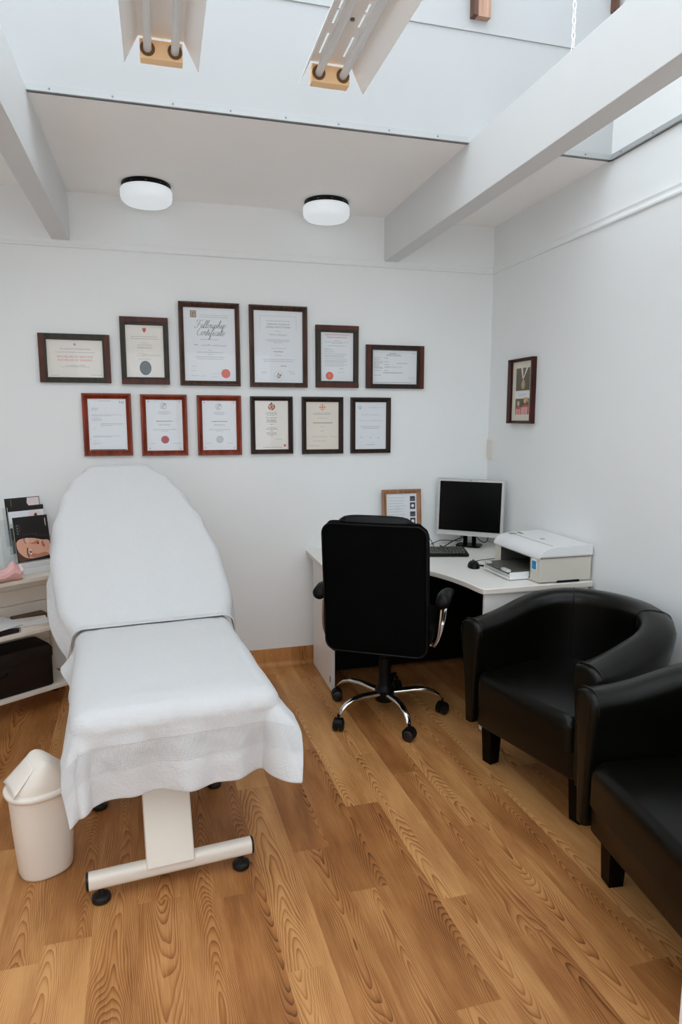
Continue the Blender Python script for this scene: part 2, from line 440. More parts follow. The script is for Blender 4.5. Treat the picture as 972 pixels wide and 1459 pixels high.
for y in (LY0+.025, (LY0+LY1)/2, LY1-.025): bx(XL-.09, XL-.03, y-.025, y+.025, LZ0, LZ1, bm)
for z_ in (LZ0+.025, LZ1-.025): bx(XL-.09, XL-.03, LY0, LY1, z_-.025, z_+.025, bm)
struct('fill_window_frame', bm, M['fitting'], parent=g)

# ------------------------------------------------------------------ lettering
def text_verts(s, bm, x, y, h=None, w=None, shear=0., align='CENTER', fn=None, mi=0):
    """Flat lettering added to bm: centred at x, baseline y, cap height h or total width w; fn maps (x, y) to 3D."""
    cu = bpy.data.curves.new('glyphs', 'FONT'); cu.body = s; cu.size = 1.; cu.shear = shear; cu.resolution_u = 2
    to = bpy.data.objects.new('glyphs', cu); COL.objects.link(to)
    dg = bpy.context.evaluated_depsgraph_get(); me = bpy.data.meshes.new_from_object(to.evaluated_get(dg))
    bpy.data.objects.remove(to); bpy.data.curves.remove(cu)
    xs = [v.co.x for v in me.vertices]
    if not xs: return
    x0, x1 = min(xs), max(xs); width = max(x1-x0, 1e-6)
    sy = (h/.7) if h else w/width
    sx = (w/width) if w else sy
    ox = x-(x0+x1)/2*sx if align == 'CENTER' else x-x0*sx
    vs = [bm.verts.new(fn(ox+v.co.x*sx, y+v.co.y*sy)) for v in me.vertices]
    for p in me.polygons:
        try: bm.faces.new([vs[i] for i in p.vertices]).material_index = mi
        except ValueError: pass
    bpy.data.meshes.remove(me)

GL = {
 'e': (.7, [[(0, .35), (.35, .55), (.55, .85), (.35, 1.), (.12, .75), (.1, .3), (.35, 0), (.7, .3)]]),
 'l': (.6, [[(0, .2), (.45, 1.3), (.5, 2.1), (.3, 2.2), (.2, 1.6), (.2, .4), (.35, 0), (.65, .3)]]),
 'o': (.85, [[(.5, 1), (.15, .8), (.1, .3), (.35, 0), (.65, .3), (.6, .85), (.45, 1), (.85, .85)]]),
 'w': (1.25, [[(0, .7), (.15, 1), (.15, .3), (.35, 0), (.6, .4), (.65, 1), (.65, .3), (.85, 0), (1.1, .5), (1.1, 1), (1.3, .85)]]),
 's': (.7, [[(0, .2), (.4, 1), (.5, .6), (.5, .15), (.25, 0), (.1, .15), (.3, .1), (.75, .3)]]),
 'h': (1., [[(0, .2), (.45, 1.5), (.45, 2.2), (.25, 2.), (.2, 0), (.25, .6), (.55, 1), (.65, .7), (.65, .2), (.8, 0), (1.05, .3)]]),
 'i': (.55, [[(0, .3), (.2, 1), (.18, .3), (.35, 0), (.6, .3)], [(.25, 1.4), (.28, 1.5)]]),
 'p': (.85, [[(0, .3), (.2, 1), (.1, -1), (.15, .5), (.45, 1), (.7, .7), (.6, .1), (.35, 0), (.2, .15)]]),
 'r': (.75, [[(0, .3), (.15, 1.1), (.3, .9), (.5, .9), (.45, .3), (.6, 0), (.8, .3)]]),
 't': (.55, [[(0, .3), (.3, 1.7), (.2, .3), (.35, 0), (.6, .3)], [(.02, 1.15), (.55, 1.15)]]),
 'f': (.6, [[(0, .3), (.4, 1.5), (.45, 2.2), (.25, 2.1), (.2, -.9), (.35, -1), (.4, -.3), (.25, .1), (.6, .3)]]),
 'c': (.65, [[(.55, .85), (.35, 1), (.12, .7), (.12, .25), (.35, 0), (.7, .3)]]),
 'a': (.9, [[(.6, .9), (.35, 1), (.1, .6), (.15, .1), (.35, .05), (.6, .9), (.58, .2), (.7, 0), (.95, .3)]]),
 'F': (1.5, [[(-.15, 1.6), (-.1, 2.05), (.3, 2.25), (1.0, 2.1), (1.6, 2.4)], [(.75, 2.0), (.62, 1.2), (.5, .3), (.15, -.05), (-.2, .15), (-.1, .4)], [(.15, 1.0), (.6, 1.15), (1.15, 1.05), (1.2, .85)]]),
 'C': (1.15, [[(1.2, 1.9), (1.1, 2.3), (.6, 2.2), (.15, 1.4), (.15, .5), (.55, 0), (1.1, .3)]]),
}
def ribbon(bm, pts, wd, fn, mi=0):
    """A pen stroke: thin flat strip along 2D pts, wider on its down strokes."""
    P = [Vector((p[0], p[1], 0)) for p in pts]; prev = None
    for i, p in enumerate(P):
        t = P[min(i+1, len(P)-1)]-P[max(i-1, 0)]
        if t.length < 1e-9: continue
        t.normalize(); n = Vector((-t.y, t.x, 0)); k = wd*(.55+.75*max(0, abs(t.y)-.3))
        a, b = bm.verts.new(fn(p.x+n.x*k, p.y+n.y*k)), bm.verts.new(fn(p.x-n.x*k, p.y-n.y*k))
        if prev: bm.faces.new((prev[0], prev[1], b, a)).material_index = mi
        prev = (a, b)

def cursive(bm, s, cx, y, width, fn, pen=.0011, sl=.42, mi=0):
    adv = sum(GL[c][0] for c in s); u = width/adv; x = cx-width/2
    for c in s:
        w, strokes = GL[c]
        for st in strokes:
            q = spline([(a, b, 0) for a, b in st], 5)
            ribbon(bm, [(x+(p.x+sl*p.y-.3)*u, y+p.y*u) for p in q], pen, fn, mi)
        x += w*u

def squiggle(bm, cx, y, width, fn, h=.004, pen=.0007, seed=0, mi=0):
    rnd = random.Random(seed); n = max(6, int(width/.005)); pts = []
    for i in range(n+1):
        pts.append((cx-width/2+width*i/n, y+(h*rnd.uniform(.3, 1.6) if i % 2 else -h*rnd.uniform(0, .5)), 0))
    ribbon(bm, [(p.x, p.y) for p in spline(pts, 3)], pen, fn, mi)

def greek(bm, cx, y, width, fn, h=.003, seed=0, mi=0, left=False):
    """A line of print too small to read: short word-long bars."""
    rnd = random.Random(seed); x = cx-(0 if left else width/2); e = x+width
    while x < e-.002:
        w = min(rnd.uniform(.006, .018), e-x)
        vs = [bm.verts.new(fn(a, b)) for a, b in ((x, y-h/2), (x+w, y-h/2), (x+w, y+h/2), (x, y+h/2))]
        bm.faces.new(vs).material_index = mi
        x += w+.0028

def poly(bm, pts, fn, mi=0):
    bm.faces.new([bm.verts.new(fn(a, b)) for a, b in pts]).material_index = mi

def disc(bm, cx, cy, r, fn, mi=0, n=24, scallop=0, ry=None):
    ry = ry or r
    poly(bm, [(cx+math.cos(2*PI*k/n)*r*(1+(scallop if k % 2 else 0)), cy+math.sin(2*PI*k/n)*ry*(1+(scallop if k % 2 else 0))) for k in range(n)], fn, mi)

def ringp(bm, cx, cy, r0, r1, fn, mi=0, n=28):
    a = [[bm.verts.new(fn(cx+math.cos(2*PI*k/n)*r, cy+math.sin(2*PI*k/n)*r)) for k in range(n)] for r in (r0, r1)]
    for k in range(n):
        j = (k+1) % n; bm.faces.new((a[0][k], a[0][j], a[1][j], a[1][k])).material_index = mi

# ------------------------------------------------------------------ framed certificates
def moulded_frame(w, h, iw, ih, ox, oz, d, lip, mats, slope=True):
    """Mitred frame: outer w x h, opening iw x ih (offset ox, oz); front faces -Y, back on y = 0."""
    bm = B()
    def rect(a, b, cx, cz, y): return [(cx-a/2, y, cz-b/2), (cx+a/2, y, cz-b/2), (cx+a/2, y, cz+b/2), (cx-a/2, y, cz+b/2)]
    rings = [rect(w, h, 0, 0, 0), rect(w, h, 0, 0, -d*.86), rect(w-.004, h-.004, 0, 0, -d)]
    m1 = .35
    rings += [rect(lerp(w, iw, m1), lerp(h, ih, m1), ox*m1, oz*m1, -d), rect(iw+.006, ih+.006, ox, oz, -(lip if slope else d)), rect(iw, ih, ox, oz, -lip+.001), rect(iw, ih, ox, oz, -.003)]
    loft(bm, rings, cap=False)
    return bm

def frame_thing(label, ow, paper, fmat, pmat, prints, group, bars=None, depth=.022, glass=True, wall='back', name='certificate_frame', cat='framed certificate', loc=None, rot=None):
    x0, x1, z0, z1 = ow; px0, px1, pz0, pz1 = paper
    cx, cz = (x0+x1)/2, (z0+z1)/2; w, h = x1-x0, z1-z0
    iw, ih = px1-px0, pz1-pz0; ox, oz = (px0+px1)/2-cx, (pz0+pz1)/2-cz
    t = thing(name, label, cat, loc or (cx, -.0005, cz), rot or 0., group)
    lip = depth*.6
    obj('frame', moulded_frame(w, h, iw, ih, ox, oz, depth, lip, None, slope=bars is None), fmat, t)
    if bars:
        bw = .026
        for sgn in (-1, 1):
            bm = B()
            if bars == 'side': box(bm, (sgn*(w/2-bw/2), -depth-.0015, 0), (bw, .003, h-.001))
            else: box(bm, (0, -depth-.0015, sgn*(h/2-bw/2)), (w-.001, .003, bw))
            e = obj('end_bar', bm, M['frame_bar'], t, bevel=.001); e['label'] = 'red-brown wooden end bar'
    bm = B(); box(bm, (ox, -.005, oz), (iw-.0004, .003, ih-.0004)); obj('paper', bm, pmat, t)
    def fn(a, b, dy=0): return Vector((ox+a*iw/2, -.0072-dy, oz+b*ih/2))        # a, b in -1..1 over the paper
    def fm(a, b): return Vector((ox+a, -.0072, oz+b))                           # metres from paper centre
    if prints: prints(t, iw, ih, ox, oz)
    if glass:
        bm = B(); box(bm, (ox, -.0105, oz), (iw-.0004, .0012, ih-.0004)); obj('glass_pane', bm, M['pane'], t)
    return t

def mk(ox, oz, dy=0.):
    return lambda a, b: Vector((ox+a, -.0068-dy, oz+b))

def lines_block(bm, fn, specs, iw, ih, seed):
    """specs: (y fraction from top, width fraction, centre fraction, height m)"""
    for q, (yf, wf, cf, hh) in enumerate(specs):
        greek(bm, (cf-.5)*iw, (.5-yf)*ih, wf*iw, fn, hh, seed*31+q)

def p_bachelor(t, iw, ih, ox, oz):
    fn = mk(ox, oz); bm = B()
    lines_block(bm, fn, [(.33, .72, .5, .0022), (.72, .5, .5, .0018), (.93, .2, .87, .002), (.95, .14, .13, .002)], iw, ih, 1)
    text_verts('THE UNIVERSITY OF MELBOURNE', bm, 0, (.5-.26)*ih, w=.55*iw, fn=fn)
    disc(bm, 0, (.5-.12)*ih, .006, fn)
    obj('fine_lettering', bm, M['ink_grey'], t)
    bm = B(); text_verts('BACHELOR OF MEDICINE', bm, 0, (.5-.475)*ih, h=.0105, w=.64*iw, fn=fn); text_verts('BACHELOR OF SURGERY', bm, 0, (.5-.565)*ih, h=.0105, w=.62*iw, fn=fn)
    o = obj('lettering', bm, M['ink_pink'], t); o['label'] = 'salmon red capital letters'
    bm = B(); squiggle(bm, 0, (.5-.69)*ih, .34*iw, fn, .003, .0009, 4); obj('signature_lettering', bm, M['ink_mid'], t)

def p_crest_seal(t, iw, ih, ox, oz):
    fn = mk(ox, oz); bm = B()
    lines_block(bm, fn, [(.22, .7, .5, .0024), (.26, .74, .5, .0024), (.34, .2, .5, .002), (.42, .42, .5, .0022), (.44, .36, .5, .0022), (.56, .5, .68, .0016), (.585, .5, .68, .0016), (.65, .34, .5, .002)], iw, ih, 2)
    obj('fine_lettering', bm, M['ink_grey'], t)
    bm = B(); squiggle(bm, 0, (.5-.385)*ih, .38*iw, fn, .003, .0009, 6); squiggle(bm, -.09*iw, (.5-.545)*ih, .2*iw, fn, .0026, .0008, 8); squiggle(bm, -.12*iw, (.5-.59)*ih, .2*iw, fn, .0026, .0008, 9); obj('signature_lettering', bm, M['ink_mid'], t)
    bm = B(); y = (.5-.105)*ih
    poly(bm, [(-.009, y+.014), (.009, y+.014), (.009, y+.002), (0, y-.012), (-.009, y+.002)], fn)
    obj('crest', bm, M['ink_red'], t)
    bm = B(); y = (.5-.82)*ih
    disc(bm, .0, y, .029, fn, n=56, scallop=.09, ry=.036); disc(bm, 0, y, .025, mk(ox, oz, .0003), 1, ry=.031)
    ringp(bm, 0, y, .017, .019, mk(ox, oz, .0006), 0); disc(bm, 0, y, .008, mk(ox, oz, .0006), 0, n=6)
    o = obj('seal', bm, [M['seal_dark'], M['seal_teal']], t); o['label'] = 'slate grey scalloped paper seal'

def p_fellow(t, iw, ih, ox, oz):
    fn = mk(ox, oz); bm = B()
    lines_block(bm, fn, [(.43, .36, .5, .0024), (.575, .05, .5, .0022), (.605, .5, .5, .0024), (.635, .1, .5, .002), (.668, .58, .5, .0024), (.695, .52, .5, .0024), (.80, .08, .18, .002), (.86, .08, .17, .002), (.93, .13, .19, .0022), (.93, .06, .36, .002)], iw, ih, 3)
    text_verts('THE ROYAL AUSTRALIAN COLLEGE', bm, .08*iw, (.5-.105)*ih, w=.55*iw, h=.0045, fn=fn); text_verts('OF GENERAL PRACTITIONERS', bm, .08*iw, (.5-.13)*ih, w=.55*iw, h=.0045, fn=fn)
    squiggle(bm, .1*iw, (.5-.90)*ih, .16*iw, fn, .0035, .0006, 12); squiggle(bm, .1*iw, (.5-.945)*ih, .14*iw, fn, .0035, .0006, 13)
    obj('fine_lettering', bm, M['ink_grey'], t)
    bm = B(); cursive(bm, 'Fellowship', .03*iw, (.5-.275)*ih, .58*iw, fn, .0010); cursive(bm, 'Certificate', .03*iw, (.5-.375)*ih, .55*iw, fn, .0010)
    o = obj('lettering', bm, M['ink'], t); o['label'] = 'black copperplate script'
    bm = B(); squiggle(bm, -.27*iw, (.5-.51)*ih, .08*iw, fn, .004, .0008, 14); squiggle(bm, -.08*iw, (.5-.51)*ih, .17*iw, fn, .005, .0008, 15); squiggle(bm, .18*iw, (.5-.515)*ih, .28*iw, fn, .005, .0008, 16)
    obj('signature_lettering', bm, M['ink_mid'], t)
    bm = B(); cx, cy = -.31*iw, (.5-.088)*ih
    poly(bm, rrect(.032, .036, .004, 3, cx, cy), fn, 0); poly(bm, rrect(.026, .030, .003, 3, cx, cy), mk(ox, oz, .0003), 1)
    ribbon(bm, [(p.x, p.y) for p in spline([(cx-.004, cy-.012, 0), (cx-.001, cy+.008, 0), (cx+.007, cy+.008, 0), (cx+.005, cy+.001, 0), (cx-.001, cy-.001, 0)], 4)], .0012, mk(ox, oz, .0006), 0)
    ringp(bm, cx, cy-.002, .009, .0102, mk(ox, oz, .0006), 0, 16)
    obj('emblem', bm, [M['ink'], M['print_gold']], t)
    bm = B(); cx, cy = .30*iw, (.5-.895)*ih
    disc(bm, cx, cy, .0245, fn, 0, 40, .03); ringp(bm, cx, cy, .019, .0202, mk(ox, oz, .0003), 1)
    ringp(bm, cx, cy, .009, .0102, mk(ox, oz, .0003), 1, 14); ribbon(bm, [(cx-.004, cy-.013), (cx-.001, cy), (cx+.004, cy+.013)], .001, mk(ox, oz, .0004), 1)
    o = obj('seal', bm, [M['seal_orange'], M['ink_pink']], t); o['label'] = 'round orange-red seal'

def p_member(t, iw, ih, ox, oz):
    fn = mk(ox, oz); bm = B()
    lines_block(bm, fn, [(.14, .5, .5, .0022), (.28, .1, .5, .002), (.40, .5, .5, .0022), (.42, .44, .5, .0022), (.44, .2, .5, .002), (.52, .3, .5, .002), (.615, .14, .5, .002), (.675, .66, .5, .0022), (.70, .6, .5, .0022), (.85, .08, .2, .002), (.87, .1, .2, .002), (.87, .1, .78, .002)], iw, ih, 4)
    for s in (-1, 1): poly(bm, [(s*.37*iw-.0005, .43*ih), (s*.37*iw+.0005, .43*ih), (s*.37*iw+.0005, .22*ih), (s*.37*iw-.0005, .22*ih)], fn)
    poly(bm, [(-.37*iw, .43*ih), (.37*iw, .43*ih), (.37*iw, .427*ih), (-.37*iw, .427*ih)], fn)
    obj('fine_lettering', bm, M['ink_grey'], t)
    bm = B(); text_verts('THE ROYAL COLLEGE OF', bm, 0, (.5-.195)*ih, w=.47*iw, h=.0085, fn=fn); text_verts('GENERAL PRACTITIONERS', bm, 0, (.5-.235)*ih, w=.5*iw, h=.0085, fn=fn)
    text_verts('MEMBER', bm, 0, (.5-.575)*ih, w=.2*iw, h=.008, fn=fn)
    greek(bm, .1*iw, (.5-.765)*ih, .12*iw, fn, .003, 2)
    obj('lettering', bm, M['ink_mid'], t)
    bm = B(); squiggle(bm, -.12*iw, (.5-.335)*ih, .14*iw, fn, .005, .0008, 21); squiggle(bm, .07*iw, (.5-.335)*ih, .2*iw, fn, .005, .0008, 22); squiggle(bm, .26*iw, (.5-.845)*ih, .12*iw, fn, .003, .0006, 23); obj('signature_lettering', bm, M['ink_mid'], t)
    bm = B(); cy = (.5-.905)*ih
    ringp(bm, 0, cy, .026, .0268, fn, 0)
    for k in range(9):
        a = k*2.4; disc(bm, .011*math.cos(a)*(.5+k/12), cy+.013*math.sin(a)*(.5+k/12), .0045, mk(ox, oz, .0003*(1+k % 3)), k % 2, 7)
    obj('crest', bm, [M['ink_mid'], M['print_gold']], t)

def p_joint(t, iw, ih, ox, oz):
    fn = mk(ox, oz); bm = B()
    lines_block(bm, fn, [(.17, .2, .5, .0022), (.2, .74, .5, .0022), (.225, .3, .5, .002), (.275, .54, .5, .0022)], iw, ih, 5)
    for q, (y, w) in enumerate([(.335, .18), (.36, .28), (.40, .3), (.44, .7), (.475, .66), (.5, .62), (.54, .7), (.575, .72), (.6, .7), (.625, .6), (.66, .7), (.69, .6)]):
        greek(bm, -.39*iw, (.5-y)*ih, w*iw, fn, .002, 50+q, left=True)
    greek(bm, .02*iw, (.5-.82)*ih, .2*iw, fn, .002, 77, left=True)
    obj('fine_lettering', bm, M['ink_grey'], t)
    bm = B(); text_verts('THE JOINT COMMITTEE ON POSTGRADUATE', bm, 0, (.5-.065)*ih, w=.76*iw, h=.0085, fn=fn); text_verts('TRAINING FOR GENERAL PRACTICE', bm, 0, (.5-.118)*ih, w=.62*iw, h=.0085, fn=fn)
    o = obj('lettering', bm, M['ink_red'], t); o['label'] = 'bold red capital heading'
    bm = B(); squiggle(bm, .14*iw, (.5-.75)*ih, .16*iw, fn, .005, .0008, 31); obj('signature_lettering', bm, M['ink_mid'], t)
    bm = B(); cx, cy = -.235*iw, (.5-.893)*ih
    disc(bm, cx, cy, .0225, fn, 0, 36, .03); ringp(bm, cx, cy, .007, .009, mk(ox, oz, .0003), 1, 12); disc(bm, cx, cy, .003, mk(ox, oz, .0003), 1, 8)
    o = obj('seal', bm, [M['seal_orange'], M['print_gold']], t); o['label'] = 'round orange seal'

def p_form(t, iw, ih, ox, oz):
    fn = mk(ox, oz); bm = B()
    lines_block(bm, fn, [(.09, .16, .46, .0034), (.13, .3, .47, .0022), (.16, .34, .48, .0022), (.38, .24, .66, .0022), (.08, .08, .92, .002)], iw, ih, 6)
    for q, (y, w) in enumerate([(.23, .15), (.29, .13), (.34, .2), (.38, .2), (.42, .14), (.46, .12), (.50, .18), (.53, .2), (.6, .16), (.74, .16)]):
        greek(bm, -.47*iw, (.5-y)*ih, w*iw, fn, .002, 90+q, left=True)
        if q % 2 == 0: greek(bm, -.24*iw, (.5-y)*ih, .1*iw, fn, .002, 120+q, left=True)
    greek(bm, -.47*iw, (.5-.955)*ih, .86*iw, fn, .0022, 133, left=True)
    greek(bm, -.26*iw, (.5-.665)*ih, .44*iw, fn, .0032, 134, left=True)
    squiggle(bm, -.02*iw, (.5-.5)*ih, .36*iw, fn, .005, .0006, 41); squiggle(bm, .38*iw, (.5-.82)*ih, .14*iw, fn, .004, .0006, 42)
    obj('fine_lettering', bm, M['ink_mid'], t)

def p_letter(t, iw, ih, ox, oz):
    fn = mk(ox, oz); bm = B()
    greek(bm, -.05*iw, (.5-.045)*ih, .3*iw, fn, .002, 201)
    for q, (y, x, w) in enumerate([(.18, .1, .2), (.2, .1, .15), (.22, .1, .13), (.31, .1, .8), (.33, .1, .5), (.375, .1, .22), (.4, .1, .25), (.42, .1, .25), (.48, .32, .6), (.50, .32, .58), (.52, .32, .3), (.58, .1, .08), (.72, .1, .74), (.74, .1, .5), (.86, .1, .2), (.88, .1, .1)]):
        greek(bm, (x-.5)*iw, (.5-y)*ih, w*iw, fn, .0019, 210+q, left=True)
    squiggle(bm, -.3*iw, (.5-.815)*ih, .2*iw, fn, .003, .0006, 44)
    obj('fine_lettering', bm, M['ink_grey'], t)
    bm = B()
    for k in range(3):
        disc(bm, (.34+.045*k)*iw, (.5-.06-.012*(k % 2))*ih, .0032, fn, k % 2, 8); poly(bm, [((.335+.045*k)*iw, (.5-.075)*ih), ((.345+.045*k)*iw, (.5-.075)*ih), ((.342+.045*k)*iw, (.5-.105)*ih)], fn, 1-k % 2)
    obj('emblem', bm, [M['print_brown'], M['ink_red']], t)
    bm = B(); box(bm, (ox, -.009, oz-ih/2+.003), (iw*.94, .004, .004)); obj('slipped_edge', bm, M['frame_bar'], t)

def p_bbody(sealm, slab):
    def f(t, iw, ih, ox, oz):
        fn = mk(ox, oz); bm = B()
        lines_block(bm, fn, [(.23, .3, .5, .002), (.255, .36, .5, .0022), (.28, .26, .5, .002), (.48, .3, .5, .002), (.5, .34, .5, .002), (.585, .64, .5, .0026), (.615, .2, .5, .002), (.86, .16, .16, .002), (.86, .2, .82, .002)], iw, ih, 8 if slab else 9)
        obj('fine_lettering', bm, M['ink_grey'], t)
        bm = B(); cx, cy = -.02*iw, (.5-.12)*ih
        for k in range(2): ringp(bm, cx+.003*k, cy, .0165-.003*k, .0176-.003*k, mk(ox, oz, .0002*k), 0, 24)
        ribbon(bm, [(p.x, p.y) for p in spline([(cx-.006, cy-.012, 0), (cx+.0, cy+.004, 0), (cx+.007, cy+.012, 0), (cx+.01, cy+.003, 0), (cx, cy-.001, 0)], 4)], .0014, mk(ox, oz, .0006))
        greek(bm, 0, (.5-.42)*ih, .46*iw, fn, .0036, 301+slab)
        obj('emblem', bm, M['ink_mid'], t)
        bm = B(); disc(bm, 0, (.5-.785)*ih, .021, fn, 0, 32, .02)
        if not slab: ringp(bm, 0, (.5-.785)*ih, .013, .015, mk(ox, oz, .0003), 1)
        obj('seal', bm, [sealm, M['ink_grey']], t)
        for a in (-1, 1):
            for b in (-1, 1):
                bm = B(); disc(bm, a*.43*iw, b*.46*ih, .0028, fn, 0, 10); obj('corner_pin', bm, M['ink_mid'], t)
    return f

def p_arms(t, iw, ih, ox, oz):
    fn = mk(ox, oz); bm = B()
    lines_block(bm, fn, [(.24, .3, .5, .002), (.265, .36, .5, .002), (.29, .3, .5, .002), (.35, .34, .5, .0026), (.39, .3, .5, .002), (.41, .28, .5, .0026), (.435, .32, .5, .0026), (.48, .12, .5, .002), (.55, .24, .5, .0022), (.58, .34, .5, .0026), (.62, .1, .5, .002), (.66, .32, .5, .0026), (.69, .28, .5, .0026), (.72, .12, .5, .002), (.955, .56, .52, .0022)], iw, ih, 11)
    squiggle(bm, .22*iw, (.5-.8)*ih, .2*iw, fn, .004, .0006, 51)
    obj('fine_lettering', bm, M['ink_mid'], t)
    bm = B(); cy = (.5-.125)*ih
    for k in range(11):
        a = 2*PI*k/11; disc(bm, .016*math.cos(a), cy+.015*math.sin(a), .0055, mk(ox, oz, .0002*(k % 3)), k % 3, 7)
    poly(bm, [(-.007, cy+.008), (.007, cy+.008), (.007, cy-.004), (0, cy-.012), (-.007, cy-.004)], mk(ox, oz, .0008), 1)
    disc(bm, 0, cy+.021, .005, fn, 0, 8)
    obj('crest', bm, [M['print_brown'], M['ink_red'], M['print_gold']], t)
    bm = B(); poly(bm, rrect(.012, .012, .001, 2, .39*iw, (.5-.92)*ih), fn); obj('stamp', bm, M['ink_red'], t)

def p_cream(t, iw, ih, ox, oz):
    fn = mk(ox, oz); bm = B()
    lines_block(bm, fn, [(.225, .46, .5, .0022), (.25, .6, .5, .0022), (.265, .5, .5, .0018), (.34, .3, .5, .002), (.52, .16, .5, .002), (.61, .12, .5, .0028), (.73, .5, .4, .0022), (.73, .2, .85, .002), (.82, .4, .4, .002), (.92, .3, .24, .002)], iw, ih, 12)
    obj('fine_lettering', bm, M['ink_grey'], t)
    bm = B(); greek(bm, .01*iw, (.5-.44)*ih, .6*iw, fn, .0042, 61); obj('lettering', bm, M['ink_mid'], t)
    bm = B(); cy = (.5-.11)*ih
    for k in range(4):
        a = PI/4+k*PI/2; ringp(bm, .009*math.cos(a), cy+.008*math.sin(a), .006, .0085, mk(ox, oz, .0002*k), 0, 14)
    for k in range(4):
        a = k*PI/2; disc(bm, .017*math.cos(a), cy+.017*math.sin(a), .004, fn, 0, 4)
    disc(bm, 0, cy, .005, mk(ox, oz, .001), 0, 10)
    o = obj('emblem', bm, M['ink_orange'], t); o['label'] = 'orange knot emblem'

def p_script(t, iw, ih, ox, oz):
    fn = mk(ox, oz); bm = B()
    lines_block(bm, fn, [(.51, .66, .5, .0018), (.535, .6, .5, .0018), (.56, .5, .5, .0018), (.905, .28, .5, .0026)], iw, ih, 13)
    for q, (x, y, w) in enumerate([(.12, .12, .2), (.34, .12, .4), (0, .275, .6), (0, .40, .78)]):
        squiggle(bm, (x-.1 if q < 2 else x)*iw, (.5-y)*ih, w*iw, fn, .0045, .0006, 70+q)
    for q, (x, y) in enumerate([(-.3, .76), (.0, .76), (.25, .775)]): squiggle(bm, x*iw, (.5-y)*ih, .1*iw, fn, .006, .0005, 80+q)
    obj('fine_lettering', bm, M['ink_grey'], t)
    bm = B(); ringp(bm, -.345*iw, (.5-.115)*ih, .006, .008, fn, 0, 14); poly(bm, [(-.345*iw-.003, (.5-.135)*ih), (-.345*iw+.003, (.5-.135)*ih), (-.345*iw, (.5-.16)*ih)], fn); obj('emblem', bm, M['ink'], t)

G1 = 'framed certificates on the back wall'
frame_thing('landscape certificate with salmon capitals in olive frame with red-brown side bars', (-2.590, -2.241, 1.670, 1.920), (-2.553, -2.278, 1.698, 1.890), M['frame_olive'], M['paper_warm'], p_bachelor, G1, 'side')
frame_thing('certificate with slate grey scalloped seal in olive frame with red-brown end bars', (-2.187, -1.938, 1.666, 2.018), (-2.160, -1.965, 1.704, 1.978), M['frame_olive'], M['paper_warm'], p_crest_seal, G1, 'end')
frame_thing('large dark framed certificate headed by black script with orange-red seal at lower right', (-1.882, -1.554, 1.663, 2.110), (-1.856, -1.578, 1.690, 2.082), M['frame_brown'], M['paper_blue'], p_fellow, G1, None, .026)
frame_thing('large dark framed certificate with small gold crest at bottom centre, no seal', (-1.500, -1.170, 1.660, 2.109), (-1.474, -1.196, 1.686, 2.082), M['frame_brown'], M['paper_blue'], p_member, G1, None, .026)
frame_thing('certificate with bold red heading and orange seal at lower left, dark frame', (-1.120, -.864, 1.662, 2.014), (-1.088, -.894, 1.700, 1.976), M['frame_olive'], M['paper_blue'], p_joint, G1, 'end')
frame_thing('landscape typed form in dark frame, end of upper row nearest the corner', (-.816, -.454, 1.661, 1.913), (-.774, -.495, 1.688, 1.884), M['frame_dark'], M['paper_blue'], p_form, G1, 'side')
frame_thing('typed letter without seal in red mahogany frame, first of the lower row', (-2.395, -2.146, 1.284, 1.616), (-2.367, -2.173, 1.313, 1.588), M['frame_red'], M['paper_blue'], p_letter, G1)
frame_thing('certificate with solid dark red seal in red mahogany frame, lower row', (-2.098, -1.852, 1.281, 1.613), (-2.070, -1.878, 1.308, 1.585), M['frame_red'], M['paper_blue'], p_bbody(M['seal_red'], 1), G1)
frame_thing('certificate with pale silver seal in red mahogany frame, lower row', (-1.798, -1.554, 1.279, 1.611), (-1.770, -1.582, 1.308, 1.582), M['frame_red'], M['paper_blue'], p_bbody(M['seal_grey'], 0), G1)
frame_thing('certificate with coloured coat of arms and tiny red stamp, dark walnut frame', (-1.502, -1.258, 1.282, 1.608), (-1.476, -1.284, 1.307, 1.584), M['frame_dark'], M['paper_warm'], p_arms, G1)
frame_thing('cream certificate with orange knot emblem in dark walnut frame', (-1.204, -.956, 1.278, 1.608), (-1.178, -.983, 1.304, 1.579), M['frame_dark'], M['paper_cream'], p_cream, G1)
frame_thing('white certificate in pale script, dark walnut frame, last of the lower row', (-.909, -.660, 1.278, 1.607), (-.880, -.687, 1.302, 1.580), M['frame_dark'], M['paper_blue'], p_script, G1)

